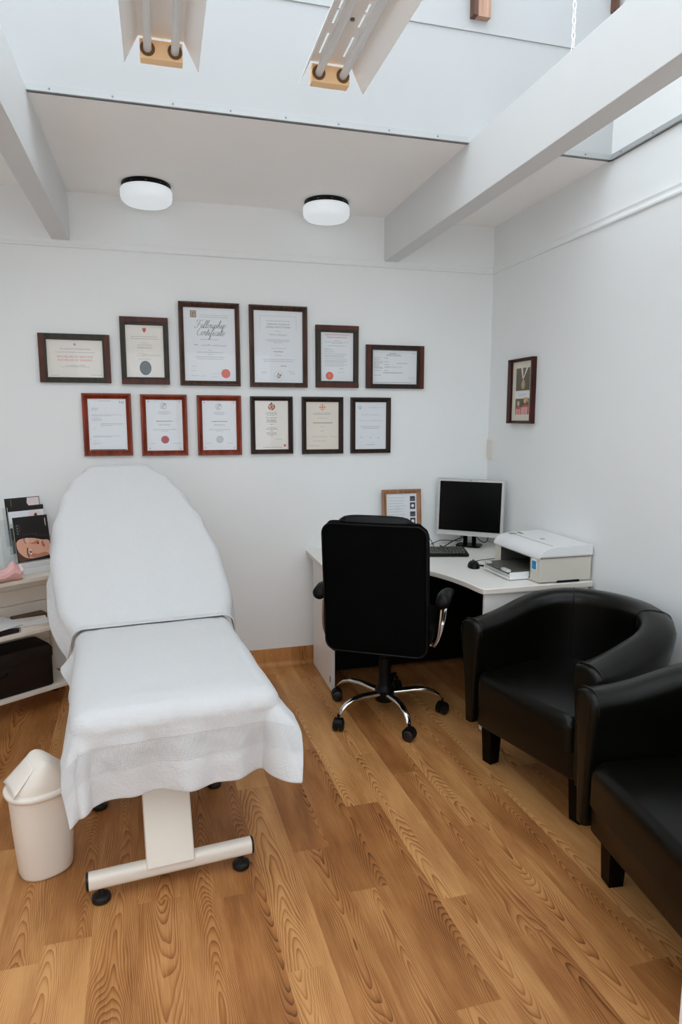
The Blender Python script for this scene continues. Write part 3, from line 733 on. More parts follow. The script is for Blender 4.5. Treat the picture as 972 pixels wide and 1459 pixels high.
# medal picture on the right wall
def p_medal(t, iw, ih, ox, oz):
    fn = mk(ox, oz)
    bm = B(); cy = .20*ih; w, h = .66*iw, .38*ih
    poly(bm, rrect(w, h, .001, 1, 0, cy), fn, 0)
    f2, f3 = mk(ox, oz, .0003), mk(ox, oz, .0006)
    poly(bm, [(-.10*iw, cy+h/2), (-.02*iw, cy+h/2), (.02*iw, cy+.01), (-.02*iw, cy+.0)], f2, 1)
    poly(bm, [(.16*iw, cy+h/2), (.24*iw, cy+h/2), (.06*iw, cy+.01), (.0*iw, cy+.0)], f2, 1)
    disc(bm, .02*iw, cy-.030, .020, f3, 2, 26, ry=.024); ringp(bm, .02*iw, cy-.030, .012, .014, mk(ox, oz, .0009), 0, 18)
    poly(bm, [(.01*iw, cy+.002), (.05*iw, cy+.002), (.08*iw, cy-.012), (-.02*iw, cy-.012)], f2, 2)
    o = obj('medal_photo', bm, [M['print_olive'], M['paper_cream'], M['print_gold']], t); o['label'] = 'photo of a medal on a ribbon'
    bm = B(); poly(bm, rrect(.7*iw, .09*ih, .001, 1, 0, -.06*ih), fn, 0)
    for q in range(3): greek(bm, 0, (-.04-.02*q)*ih, .4*iw, f2, .0018, 400+q, 1)
    obj('caption_card', bm, [M['paper_blue'], M['ink_grey']], t)
    bm = B(); cy = -.26*ih; w, h = .66*iw, .27*ih
    poly(bm, rrect(w, h, .001, 1, 0, cy), fn, 0)
    f4 = mk(ox, oz, .0009)
    poly(bm, [(-.33*iw, cy-h/2), (-.02*iw, cy-h/2), (-.06*iw, cy-.004), (-.17*iw, cy+.004), (-.3*iw, cy-.01)], f2, 1)
    poly(bm, [(-.05*iw, cy-h/2), (.33*iw, cy-h/2), (.33*iw, cy-.002), (.2*iw, cy+.012), (.04*iw, cy+.006)], f3, 1)
    for q in range(5):
        x = (-.03+.065*q)*iw; poly(bm, [(x, cy-h/2), (x+.026*iw, cy-h/2), (x+.026*iw, cy-.004), (x, cy-.004)], f4, 2)
    for q in range(3):
        x = (-.28+.08*q)*iw; poly(bm, [(x, cy-h/2), (x+.026*iw, cy-h/2), (x+.026*iw, cy-.014), (x, cy-.014)], f3, 2)
    disc(bm, -.18*iw, cy+.018, .012, f3, 3, 16, ry=.014); disc(bm, .14*iw, cy+.032, .014, f4, 3, 16, ry=.016)
    poly(bm, [(.08*iw, cy+.05), (.27*iw, cy+.05), (.31*iw, cy+.02), (.2*iw, cy+.034), (.1*iw, cy+.038)], mk(ox, oz, .0012), 4)
    o = obj('children_photo', bm, [M['print_green'], M['print_red'], M['print_white'], M['skin'], M['print_hair']], t); o['label'] = 'photo of two children in red and white stripes'
frame_thing('narrow dark framed medal display with two small photos on right wall', (-.127, .127, -.182, .182), (-.111, .111, -.166, .166), M['frame_maroon'], M['mat_board'], p_medal, None, None, .034, loc=(-.0005, -.402, 1.637), rot=-PI/2, name='picture_frame', cat='framed picture')

# blank switch plate by the corner
t = thing('switch_plate', 'blank white wall plate on right wall near the corner above monitor', 'wall plate', (-.0005, -.043, 1.293), -PI/2)
bm = B(); loft(bm, [[(x, 0, z) for x, z in rrect(.075, .12, .006)], [(x, -.008, z) for x, z in rrect(.075, .12, .006)], [(x, -.011, z) for x, z in rrect(.069, .114, .005)]])
obj('plate', bm, M['switch'], t, smooth=True)
bm = B(); loft(bm, [[(x, -.011, z) for x, z in rrect(.03, .045, .004)], [(x, -.0125, z) for x, z in rrect(.028, .043, .004)]])
obj('blank_insert', bm, M['switch'], t)

# ------------------------------------------------------------------ ceiling lights
def ceiling_light(label, x, y):
    t = thing('ceiling_light', label, 'ceiling light', (x, y, HC), 0, 'round opal ceiling lights')
    bm = B(); lathe(bm, [(.0, -.0005), (.116, -.0005), (.118, -.004), (.118, -.022), (.112, -.024), (.0, -.024)], 48, cap=False)
    obj('base_ring', bm, M['black_plastic'], t, smooth=True, angle=40)
    bm = B(); lathe(bm, [(.0, -.022), (.108, -.022), (.120, -.024), (.125, -.034), (.125, -.062), (.120, -.078), (.106, -.090), (.082, -.096), (.04, -.0985), (0, -.099)], 48, cap=False)
    obj('diffuser', bm, M['opal'], t, smooth=True, angle=80)
    bm = B()
    for k in range(3):
        a = R(-90+35*(k-1)); lathe(bm, [(0, -.004), (.004, -.004), (.004, -.006), (0, -.0065)], 8, c=(.1185*math.cos(a), .1185*math.sin(a), -.010))
    obj('fixing_clip', bm, M['screw'], t)
ceiling_light('round opal ceiling light above the raised end of the massage bed', -2.022, -.205)
ceiling_light('round opal ceiling light near the right-hand beam', -1.098, -.185)

# suspended twin fluorescent fittings
def fluoro(label, x, slots):
    yb, ln = -1.45, 1.24
    t = thing('fluorescent_fitting', label, 'fluorescent light', (x, yb, 2.60), 0, 'suspended twin-tube fluorescent fittings')
    bm = B()
    zt = .066; th = .0012
    # flat back plate, with open slots beside the tubes on one fitting
    if slots:
        for a, b in ((-.07, -.055), (-.049, .049-.022), (.033, .07)): bx(a, b, -ln, 0, zt, zt+th, bm)
        for a, b in ((-.055, -.049), (.027, .033)):
            y = 0
            while y > -ln+.05:
                bx(a, b, y-.055, y, zt, zt+th, bm); y -= .055+.115
    else: bx(-.07, .07, -ln, 0, zt, zt+th, bm)
    obj('back_plate', bm, M['fitting'], t)
    for s in (-1, 1):
        bm = B()
        loft(bm, [[(s*.070, y, zt), (s*.112, y, -.016), (s*.1135, y, -.018), (s*.1135, y, -.014), (s*.0715, y, zt+.002)] for y in (0, -ln)])
        obj('reflector_wing', bm, M['fitting'], t)
        bm = B(); tube(bm, [(s*.042, .004, .032), (s*.042, -ln+.02, .032)], .0128, 16); obj('lamp_tube', bm, M['tube'], t, smooth=True)
    bm = B(); box(bm, (0, .018, .032), (.131, .040, .056)); box(bm, (0, .040, .012), (.05, .006, .012))
    cap = obj('end_cap', bm, M['cap_tan'], t, bevel=.003); cap['label'] = 'tan plastic end cap'
    for s in (-1, 1):
        bm = B(); loft(bm, [[(s*.042+r*math.cos(a), y, .032+r*math.sin(a)) for a in [2*PI*k/20 for k in range(20)]] for r, y in ((.0135, -.0035), (.021, -.006), (.023, -.003), (.023, .002))], cap=False)
        obj('lampholder', bm, M['cap_ring'], cap, smooth=True)
    bm = B(); lathe(bm, [(0, 0), (.007, 0), (.007, -.004), (0, -.005)], 12, c=(.0, -.26, zt)); obj('screw', bm, M['screw'], t)
    bm = B()
    for sy in (-.20, -ln+.2):
        z = zt+.006
        k = 0
        while z < ZR-2.60-.045:
            chain_link(bm, (.09, sy, z), k); z += .026; k += 1
    obj('suspension_chain', bm, M['fitting'], t, smooth=True)
def chain_link(bm, c, k):
    pts = []
    for q in range(13):
        a = 2*PI*q/12
        u, z = .0065*math.cos(a), .016*math.sin(a)
        pts.append((c[0]+(u if k % 2 else 0), c[1]+(0 if k % 2 else u), c[2]+z))
    tube(bm, pts, .0019, 6, cap=False)
fluoro('left of the two hanging twin fluorescent fittings, plain closed back plate', -1.953, False)
fluoro('right of the two hanging twin fluorescent fittings, with slotted back plate', -1.400, True)
t = thing('hanging_chain', 'white link chain hanging down in the roof opening behind the beam', 'chain', (-.44, -1.40, 2.66))
bm = B(); z, k = .02, 0
while z < ZR-2.66-.03:
    chain_link(bm, (0, 0, z), k); z += .026; k += 1
obj('links', bm, M['fitting'], t, smooth=True)
bm = B(); tube(bm, spline([(0, 0, .006), (.008, 0, -.006), (.004, 0, -.018), (-.008, 0, -.014)], 5), .002, 6); obj('hook', bm, M['screw'], t, smooth=True)

# ------------------------------------------------------------------ massage bed
BX, BY, BR = -1.976, -1.80, R(5.2)
bed = thing('massage_bed', 'white adjustable massage bed with raised backrest under white towels', 'massage bed', (BX, BY, 0), BR)
HW, ZT, VH = .272, .618, .83                 # half width, top of mattress, hinge position from foot
BA = R(50); BL = .835                         # backrest angle and length
obj('seat_cushion', pillow(2*HW, VH-.01, .075, .05, .03, c=(0, VH/2, ZT-.077)), M['vinyl_white'], bed, smooth=True, angle=80)
HALF = [(0, .30), (.15, .335), (.35, .335), (.52, .305), (.66, .262), (.76, .212), (.835, .135)]
def back_pt(u, s, n):
    return Vector((u-.10*(s/BL), VH+s*math.cos(BA)-n*math.sin(BA), ZT-.01+s*math.sin(BA)+n*math.cos(BA)))
bm = B(); rings = []
for k in range(17):
    s = .03+(BL-.13)*k/16; a = interp(HALF, s)-.012; e = .03
    rings.append([back_pt(x, s, n) for x, n in rrect(2*a, .07, .028, 4, 0, -.045)])
loft(bm, rings); obj('backrest_cushion', bm, M['vinyl_white'], bed, smooth=True, angle=60)
bm = B()
for s in (-1, 1): bx(s*.2-.02, s*.2+.02, .06, VH, ZT-.125, ZT-.079, bm)
for v in (.08, .5, VH-.06): bx(-.2, .2, v-.02, v+.02, ZT-.124, ZT-.08, bm)
obj('under_frame', bm, M['white_metal'], bed, bevel=.003)
# base: two cross bars on rubber feet, slanted columns
def cross_bar(v, cx, w):
    bm = B(); loft(bm, [[(x, v+a, .072+b) for a, b in rrect(.046, .052, .018, 4)] for x in (cx-w/2, cx+w/2)])
    bar = obj('base_bar', bm, M['white_metal'], bed, smooth=True, angle=50)
    for s in (-1, 1):
        bm = B(); loft(bm, [[(cx+s*x, v+a, .072+b) for a, b in rrect(.047-i, .053-i, .018, 4)] for x, i in ((w/2-.001, 0), (w/2+.004, 0), (w/2+.007, .006))])
        obj('end_cap', bm, M['black_rubber'], bar, smooth=True)
        bm = B(); lathe(bm, [(.0, 0), (.024, 0), (.028, .003), (.029, .012), (.027, .018), (.020, .022), (.010, .024), (.009, .028), (.009, .046), (0, .046)], 28, c=(cx+s*(w/2-.035), v, 0), cap=False)
        obj('levelling_foot', bm, M['black_rubber'], bed, smooth=True)
cross_bar(.028, -.034, .508)
cross_bar(.55, -.034, .508)
def column(v0, v1, z1):
    bm = B()
    loft(bm, [[(-.042+x, v+y, z) for x, y in rrect(.148, .06, .006, 3)] for v, z in ((v0, .088), (lerp(v0, v1, .5), lerp(.088, z1, .5)), (v1, z1))])
    obj('lift_column', bm, M['white_metal'], bed, smooth=True, angle=40)
column(.028, .20, ZT-.125); column(.55, .48, ZT-.125)
bm = bx(-.077, -.007, .03, .55, .05, .09); obj('base_beam', bm, M['white_metal'], bed, bevel=.004)

# towels -----------------------------------------------------------------
def towel_mesh(pt, p0, p1, q0, q1, nu, nv, v0=0.):
    bm = B(); uvl = bm.loops.layers.uv.new('UVMap'); g = []
    for j in range(nv+1):
        q = lerp(q0, q1, j/nv); row = []
        for i in range(nu+1):
            p = lerp(p0, p1, i/nu); row.append((bm.verts.new(pt(p, q)), (p, q-q0+v0)))
        g.append(row)
    for j in range(nv):
        for i in range(nu):
            c = (g[j][i], g[j][i+1], g[j+1][i+1], g[j+1][i])
            f = bm.faces.new([x[0] for x in c])
            for lp, x in zip(f.loops, c): lp[uvl].uv = x[1]
    return bm
def ns(x, y, z=0.): return noise.noise(Vector((x, y, z)))
ER = .055
def lower_pt(p, q):
    """Cloth point: p across the bed, q along it from the foot edge; past the edges it rolls over and hangs."""
    w = HW-.012
    cx = max(-w, min(w, p)); cy = max(.018, q)
    ex, ey = p-cx, q-cy; d = math.hypot(ex, ey)
    top = ZT+.016
    if d < 1e-6:
        e = min(w-abs(p), q-.018)                               # soft rounding towards the edge
        z = top - .005*max(0, 1-min(e, .06)/.06)**2 + .0035*ns(p*5, q*5) + .0018*ns(p*13, q*11, 3)
        if abs(q-VH) < .1: z -= .006*(1-abs(q-VH)/.1)
        return Vector((p, q, z))
    nx, ny = ex/d, ey/d
    top -= .005
    corner = min(abs(nx), abs(ny))*1.414                       # 0 on straight sides, 1 at the middle of a corner
    arc = ER*PI/2
    if d < arc:
        a = d/ER; out = ER*math.sin(a); dz = ER*(1-math.cos(a))
    else:
        L = d-arc
        s = cx*1.0+cy*1.0
        right = ex > 0
        fl = (.05+.20*corner) if not right else (.10+.42*corner)
        if right: fl += .5*min(1, abs(nx))*math.exp(-(max(0, q)/.28)**2)
        if not right and ex < 0: fl += .16*min(1, abs(nx))*(1 if q < .35 else .4)+.75*math.exp(-((q-.70)/.09)**2)*min(1, abs(nx))
        wv = 0.
        if abs(ny) > .9: wv = .018*math.sin(p*17+.6)*(L/.2) + .012*math.sin(p*39+1)*(L/.2) - .002
        elif abs(nx) > .9: wv = .02*math.sin(q*14+1)*(L/.2)
        out = ER+L*math.sin(fl)+wv; dz = ER+L*math.cos(fl)
    hx, hy = cx+nx*out, cy+ny*out
    return Vector((hx+.006*ns(hx*7, hy*7, dz*6), hy+.009*ns(hx*9+5, hy*9, dz*7)+.003*ns(hx*26, 3, dz*22), top-dz))
def solid_towel(name, bm, label, group=None):
    o = obj(name, bm, M['towel'], None, smooth=True, angle=180)
    md = o.modifiers.new('Solidify', 'SOLIDIFY'); md.thickness = .005; md.offset = 0
    md = o.modifiers.new('Subdivision', 'SUBSURF'); md.levels = 1; md.render_levels = 1
    o.location = (BX, BY, 0); o.rotation_euler = (0, 0, BR)
    return tag(o, label, 'towel', group)
def hem(p, q): # uneven lower edges: the cloth rectangle is skewed
    return p, q
def low_uv(p, q):
    # right side hangs shorter, left corner longer
    return lower_pt(p, q)
bm = towel_mesh(low_uv, -.432, .408, -.283, VH+.02, 84, 104)
lower = solid_towel('towel', bm, 'white terry towel with woven band hanging over the foot of the bed')
def upper_pt(p, s):
    """Cloth over the backrest: s runs up the slope from the hinge, past BL it folds over the top edge."""
    fold = max(0., s-BL)
    sc = min(max(s, 0.), BL)
    w = interp(HALF, sc)-.02
    cx = max(-w, min(w, p)); ex = p-cx; d = abs(ex)
    n = .010 + .004*ns(p*5, s*5, 7) + .0025*ns(p*12, s*10, 9)
    # lower border lies flat on the seat towel
    if s < .0:
        base = Vector((cx, VH+s, ZT+.0232+.001*ns(p*6, s*6, 2)))
    else:
        k = min(1., s/.10)
        base = back_pt(cx, sc, n); base.z += .028*(1-k)**2
    if d > 1e-6:
        sg = 1 if ex > 0 else -1
        arc = .05*PI/2
        if d < arc: a = d/.05; out, dz = .05*math.sin(a), .05*(1-math.cos(a))
        else:
            L = d-arc; fl = .14+.05*math.sin(s*9+sg)
            if sg < 0 and s < .35: fl += .25
            out, dz = .05+L*math.sin(fl)+.012*math.sin(s*15+sg)*L/.1, .05+L*math.cos(fl)
        base += Vector((sg*out, .25*dz, -dz*.96))
    if fold > 0:
        a = min(fold/.08, PI/2); o = .08*math.sin(a); dz = .08*(1-math.cos(a))+max(0, fold-.08*PI/2)
        base += Vector((0, o, -dz))+Vector((0, 0, o*.3))
    return base
bm = towel_mesh(upper_pt, -.46, .43, -.045, BL+.20, 80, 100, .5)
upper = solid_towel('towel', bm, 'white terry towel draped over the raised backrest of the bed')

# ------------------------------------------------------------------ swing bin
t = thing('swing_bin', 'white plastic swing-lid bin on the floor beside the bed', 'bin', (-2.420, -1.585, 0), R(25))
def oval(rx, ry, z, n=44, e=2.3, cx=0, cy=0):
    out = []
    for k in range(n):
        a = 2*PI*k/n; c, s = math.cos(a), math.sin(a)
        out.append((cx+rx*math.copysign(abs(c)**(2/e), c), cy+ry*math.copysign(abs(s)**(2/e), s), z))
    return out
bm = B(); loft(bm, [oval(.072, .062, 0), oval(.080, .069, .004), oval(.083, .072, .014), oval(.093, .081, .16), oval(.100, .087, .295)])
obj('body', bm, M['bin'], t, smooth=True, angle=50)
bm = B(); loft(bm, [oval(.101, .088, .284), oval(.108, .095, .286), oval(.1115, .0985, .293), oval(.1105, .0975, .300), oval(.106, .093, .305), oval(.099, .086, .306), oval(.098, .086, .320), oval(.082, .083, .337), oval(.062, .078, .357), oval(.042, .071, .377), oval(.028, .063, .390), oval(.016, .052, .3965), oval(.004, .036, .399)])
obj('lid', bm, M['bin'], t, smooth=True, angle=60)
bm = B()   # swing flap lying on the slope of the hood
def flap(u, v): # u across, v up the slope
    return Vector((-(lerp(.0985, .030, v)), u*lerp(.064, .050, v), lerp(.3225, .3905, v)-.010*u*u))
fl = [[flap(-1+2*i/8, j/8) for i in range(9)] for j in range(9)]
loft(bm, fl, cap=False, closed=False)
fo = obj('swing_flap', bm, M['bin'], t, smooth=True); md = fo.modifiers.new('Solidify', 'SOLIDIFY'); md.thickness = .0025

# ------------------------------------------------------------------ trolley with its load
CA = R(33)
CX, CY = -2.69, -.352                   # a point on the front edge; local +x along the edge, +y towards the wall
cart = thing('trolley', 'white three-shelf trolley standing behind the massage bed', 'trolley', (CX, CY, 0), CA)
CW0, CW1, CD = -.50, .25, .235
for z, hh in ((.10, .022), (.415, .022), (.68, .022)):
    bm = bx(CW0, CW1, 0, CD, z, z+hh); obj('shelf', bm, M['white_metal'], cart, bevel=.003)
bm = B()
for x0, x1 in ((CW0, CW1),):
    for a, b in ((.123, .21), (.214, .30), (.304, .413), (.439, .52), (.524, .60), (.604, .678)): bx(x0, x1, CD-.012, CD, a, b, bm)
obj('back_panel', bm, M['white_metal'], cart)
for x in (CW0+.012, CW1-.012):
    for y in (.012, CD-.012):
        bm = B(); tube(bm, [(x, y, .05), (x, y, .70)], .010, 12); obj('upright', bm, M['white_metal'], cart, smooth=True)
        bm = B(); tube(bm, [(x-.012, y, .025), (x+.012, y, .025)], .025, 20); box(bm, (x, y, .045), (.012, .02, .02)); obj('caster', bm, M['black_rubber'], cart, smooth=True, angle=40)
cm = Matrix.Translation((CX, CY, 0)) @ Matrix.Rotation(CA, 4, 'Z')
def on_cart(x, y, z): v = cm @ Vector((x, y, z)); return (v.x, v.y, v.z)
TZ = .7022
# tiered clear holder and booklets
hold = thing('brochure_holder', 'clear tiered brochure holder on white plinth, on trolley top', 'brochure holder', on_cart(.112, .135, TZ), CA)
HWD = .178
bm = bx(-.085, .135, -.055, .085, 0, .034); box(bm, (.025, -.02, .046), (.22, .06, .024)); obj('plinth', bm, M['printer_lid'], hold, bevel=.003)
lean = Matrix.Rotation(R(-9), 4, 'X')
tiers = [(-.012, .075), (.030, .115), (.066, .150)]
for q, (y, z) in enumerate(tiers):
    bm = B(); m4 = Matrix.Translation((.02, y+.008, z-.018)) @ lean
    box(bm, (0, 0, .10), (HWD+.012, .002, .2), m4); box(bm, (0, -.012, .0), (HWD+.012, .026, .002), m4)
    for s in (-1, 1): box(bm, (s*(HWD/2+.006), -.012, .06), (.002, .024, .12), m4)
    obj('pocket', bm, M['acrylic'], hold)
bm = B(); box(bm, (-.096, .01, .15), (.003, .11, .26), lean); obj('side_cheek', bm, M['acrylic'], hold)
def booklet(label, tier, w, h, paint, cat='brochure', nm='brochure'):
    y, z = tiers[tier]
    v = hold_m @ Vector((.02, y-.008, z-.012))
    t = thing(nm, label, cat, v, CA, 'brochures in the tiered holder')
    t.rotation_mode = 'XYZ'; t.rotation_euler = (R(-9), 0, CA)
    bm = B(); box(bm, (0, 0, h/2), (w, .007, h)); obj('pages', bm, M['print_white'], t)
    bm = B(); box(bm, (0, -.0042, h/2), (w+.002, .001, h+.002)); c = obj('cover', bm, M['print_black'], t)
    paint(t, w, h)
hold_m = Matrix.Translation(on_cart(.112, .135, TZ)) @ Matrix.Rotation(CA, 4, 'Z')
def pf(dy): return lambda a, b: Vector((a, -.0048-dy, b))
def paint_face(t, w, h):
    """Cover with a woman's face lying on its side, chin to the right, below a black field."""
    def S2(pts): return [((a-.5)*w, b*h) for a, b in pts]
    def cur(pts, n=6):
        return [(p.x, p.y) for p in spline([(a, b, 0) for a, b in S2(pts)], n)]
    bm = B()
    poly(bm, cur([(.02, .44), (.10, .50), (.28, .52), (.50, .505), (.66, .47), (.78, .44), (.93, .425), (.985, .36), (.985, .14), (.93, .085), (.80, .065), (.62, .05), (.40, .05), (.22, .09), (.08, .20), (.02, .32), (.02, .44)]), pf(0), 0)
    poly(bm, cur([(.30, .15), (.45, .065), (.70, .06), (.92, .10), (.80, .15), (.58, .135), (.42, .17), (.30, .15)]), pf(.0003), 1)      # cheek turned from the light
    poly(bm, cur([(.36, .40), (.50, .41), (.62, .455), (.68, .42), (.62, .365), (.50, .36), (.42, .385), (.36, .40)]), pf(.0003), 1)        # nose
    poly(bm, cur([(.60, .40), (.655, .40), (.665, .36), (.62, .35), (.60, .40)]), pf(.0006), 2)
    poly(bm, cur([(.74, .40), (.78, .42), (.80, .36), (.83, .30), (.80, .27), (.76, .30), (.74, .35), (.74, .40)]), pf(.0006), 3)            # lips
    for cx, cy in ((.40, .20), (.345, .475)):
        k = 1 if cy < .3 else .62
        poly(bm, cur([(cx-.015, cy+.075*k), (cx+.03, cy+.03*k), (cx+.03, cy-.03*k), (cx-.01, cy-.07*k), (cx-.035, cy, ), (cx-.015, cy+.075*k)]), pf(.0006), 4)
        disc(bm, (cx-.5)*w, cy*h, .006*k, pf(.0009), 2, 12); disc(bm, (cx-.5)*w+.002, cy*h+.002, .0018, pf(.0012), 4, 8)
        ribbon(bm, cur([(cx-.085, cy+.10*k), (cx-.10, cy+.03*k), (cx-.095, cy-.05*k), (cx-.06, cy-.12*k)]), .0028*k, pf(.0006), 2)
    poly(bm, cur([(.02, .30), (.08, .20), (.22, .09), (.40, .05), (.62, .05), (.40, .028), (.02, .028), (.02, .30)]), pf(.0004), 2)          # dark hair
    obj('cover_portrait', bm, [M['skin'], M['skin_lo'], M['print_brown'], M['lips'], M['print_white']], t)
    bm = B()
    for a, b in (((.16, .66), (.16, .86)), ((.22, .60), (.62, .60)), ((.62, .60), (.62, .54)), ((.62, .54), (.95, .53))):
        ribbon(bm, S2([a, ((a[0]+b[0])/2, (a[1]+b[1])/2), b]), .0006, pf(.0003))
    for q in range(4): poly(bm, S2([(.07, .62+.06*q), (.12, .62+.06*q), (.12, .655+.06*q), (.07, .655+.06*q)]), pf(.0003))
    poly(bm, S2([(.915, .78), (.935, .78), (.935, .93), (.915, .93)]), pf(.0003), 1); disc(bm, .425*w, .76*h, .002, pf(.0003), 1, 8)
    obj('cover_lettering', bm, [M['ink_mid'], M['print_white']], t)
def paint_hand(t, w, h):
    bm = B(); S2 = lambda pts: [((a-.5)*w, b*h) for a, b in pts]
    poly(bm, S2([(0, .55), (1, .55), (1, .90), (0, .90)]), pf(0), 0)
    poly(bm, S2([(.45, .70), (.60, .88), (.86, .90), (.95, .74), (.82, .62), (.55, .60)]), pf(.0003), 1)
    poly(bm, S2([(.70, .80), (.78, .84), (.82, .72), (.74, .70)]), pf(.0006), 2)
    for q in range(9): disc(bm, (-.34+.03*(q % 4))*w, (.70-.025*(q % 3))*h, .002, pf(.0004), 2, 6)
    obj('cover_picture', bm, [M['paper_blue'], M['pink_pale'], M['print_brown']], t)
def paint_lady(t, w, h):
    bm = B(); S2 = lambda pts: [((a-.5)*w, b*h) for a, b in pts]
    poly(bm, S2([(.64, .99), (.985, .99), (.985, .55), (.70, .66), (.68, .80), (.62, .88)]), pf(0), 0)
    poly(bm, S2([(.66, .78), (.80, .74), (.95, .60), (.72, .62)]), pf(.0003), 1)
    obj('cover_picture', bm, [M['pink_pale'], M['skin']], t)
    bm = B()
    ribbon(bm, S2([(.17, .98), (.17, .7), (.17, .5)]), .0006, pf(.0003)); 
    for q in range(4): poly(bm, S2([(.13, .62+.05*q), (.155, .62+.05*q), (.155, .65+.05*q), (.13, .65+.05*q)]), pf(.0003))
    obj('cover_lettering', bm, M['print_gold'], t)
booklet('black brochure with a sideways face on its cover, front pocket of the holder', 0, .172, .225, paint_face)
booklet('pale brochure with black dots, middle pocket of the clear holder', 1, .178, .235, paint_hand)
booklet('black brochure with pink picture corner, rear topmost pocket of the clear holder', 2, .174, .240, paint_lady)
# pink gift bag with a tag, lying at the front of the top shelf
t = thing('gift_bag', 'crumpled pink gift bag with square pewter tag on trolley top', 'gift bag', on_cart(-.115, .022, TZ), CA+R(-4))
bm = B(); rings = []
for k in range(11):
    x = -.14+.26*k/10; hgt = .075+.022*math.sin(k*.7+.4)+(.012 if k % 3 == 0 else 0); dep = .045+.01*math.sin(k*1.3)
    if k in (0, 10): hgt *= .75; dep *= .8
    rings.append([(x, dep*math.cos(a)+.006*ns(x*40, a), max(.0015, hgt*.5+hgt*.5*math.sin(a)+.006*ns(x*30, a*3, 4))) for a in [2*PI*q/14 for q in range(14)]])
loft(bm, rings); obj('bag_body', bm, M['pink'], t, smooth=True, angle=25)
bm = B(); rings = []
for k in range(6):
    x = .108+.026*k/5; g2 = .034+.0022*k
    rings.append([(x+.004*math.sin(q*2.1), g2*.8*math.cos(a)*(1+.2*math.sin(5*a)), max(.0015, .036+g2*.8*math.sin(a)*(1+.25*math.cos(4*a)))) for q, a in enumerate([2*PI*q/18 for q in range(18)])])
loft(bm, rings, cap=False); o = obj('bag_mouth', bm, M['pink_pale'], t, smooth=True, angle=20)
bm = B(); m4 = Matrix.Translation((-.015, -.052, .055)) @ Matrix.Rotation(R(30), 4, 'Y') @ Matrix.Rotation(R(-20), 4, 'X')
box(bm, (0, 0, 0), (.032, .003, .032), m4); box(bm, (0, -.002, 0), (.014, .002, .014), m4); obj('tag', bm, M['tag_grey'], t)
# white card boxes under the brochures' right end
# middle shelf papers
def sheet(label, x, y, z, w, d, rz, m, h=.003, nm='envelope', cat='envelope', grp='papers on the middle shelf', tilt=0, flapm=None):
    t = thing(nm, label, cat, on_cart(x, y, z), CA+R(rz), grp)
    t.rotation_euler = (R(tilt), 0, CA+R(rz))
    bm = B(); box(bm, (0, 0, h/2), (w, d, h)); obj('sheet' if nm != 'paper_folder' else 'cover', bm, m, t, bevel=.0006)
    if flapm:
        bm = B(); v = [bm.verts.new(p) for p in ((-w/2, d/2, h+.0004), (w/2, d/2, h+.0004), (.01, -.01, h+.0006))]; bm.faces.new(v)
        bm2 = bm; o = obj('flap', bm2, flapm, t); md = o.modifiers.new('Solidify', 'SOLIDIFY'); md.thickness = .0006
SZ = .4374
sheet('tan paper folder low in the paper pile, edge facing the shelf front', .10, .068, SZ, .19, .11, -4, M['paper_cream'], .016, 'paper_folder', 'folder')
sheet('dark brown folder poking out at the back of the paper pile', .11, .185, SZ, .16, .07, 0, M['print_brown'], .030, 'paper_folder', 'folder')
sheet('black notebook under the white envelopes on the middle shelf', -.105, .078, SZ, .185, .13, 3, M['print_black'], .018, 'notebook', 'notebook')
sheet('white envelope across the front of the paper pile', .05, .082, SZ+.0225, .20, .115, -17, M['paper'], .004, flapm=M['paper_warm'], tilt=4)
sheet('large white envelope lying at the top of the paper pile', -.10, .085, SZ+.036, .21, .15, 14, M['paper_blue'], .005, flapm=M['paper'], tilt=6)
sheet('thin white leaflet at the shelf edge below the envelopes', .215, .045, SZ, .075, .05, 8, M['paper'], .006, 'leaflet', 'leaflet')
# dark brown case on the bottom shelf
t = thing('storage_case', 'dark brown leatherette case on the bottom shelf of the trolley', 'case', on_cart(-.13, .118, .1222), CA)
bm = B(); loft(bm, [[(x, y, z) for x, y in rrect(.56-2*i, .20-2*i, .02)] for z, i in ((0, .004), (.006, 0), (.15, 0), (.156, .003))]); obj('case_body', bm, M['brown_case'], t, smooth=True, angle=40)
bm = B(); loft(bm, [[(x, y, z) for x, y in rrect(.568-2*i, .206-2*i, .02)] for z, i in ((.155, 0), (.195, 0), (.215, .012), (.222, .04))]); obj('case_lid', bm, M['brown_case'], t, smooth=True, angle=40)
bm = B(); tube(bm, spline([(-.05, -.101, .12), (-.045, -.112, .118), (.0, -.117, .112), (.045, -.112, .118), (.05, -.101, .12)], 5), .006, 8); obj('carry_handle', bm, M['leather'], t, smooth=True)

# ------------------------------------------------------------------ corner desk
DZ = .705
desk = thing('corner_desk', 'white laminate corner desk with curved front edge against both walls', 'desk', (-.6, -.5, 0))
def dl(x, y): return (x+.6, y+.5)
outline = [(-1.185, -.002), (-1.190, -.515), (-1.178, -.535), (-.93, -.536)]
outline += [(p.x, p.y) for p in spline([(-.93, -.536, 0), (-.80, -.575, 0), (-.705, -.67, 0), (-.640, -.83, 0), (-.610, -.98, 0)], 6)][1:]
outline += [(-.600, -1.095), (-.592, -1.115), (-.575, -1.122), (-.012, -1.122), (-.004, -.002)]
ol = [dl(*p) for p in outline]
bm = B(); prism(bm, ol, DZ-.026, DZ); 
for f in bm.faces:
    f.material_index = 0 if abs(f.normal.z) > .5 or len(f.verts) > 4 else 1
top = obj('desktop', bm, [M['lam'], M['lam_edge']], desk, bevel=.003)
bm = bx(*(dl(-1.150, 0)[0], dl(-1.132, 0)[0]), dl(0, -.480)[1], dl(0, -.036)[1], .006, DZ-.027); obj('end_panel', bm, M['lam'], desk, bevel=.001)
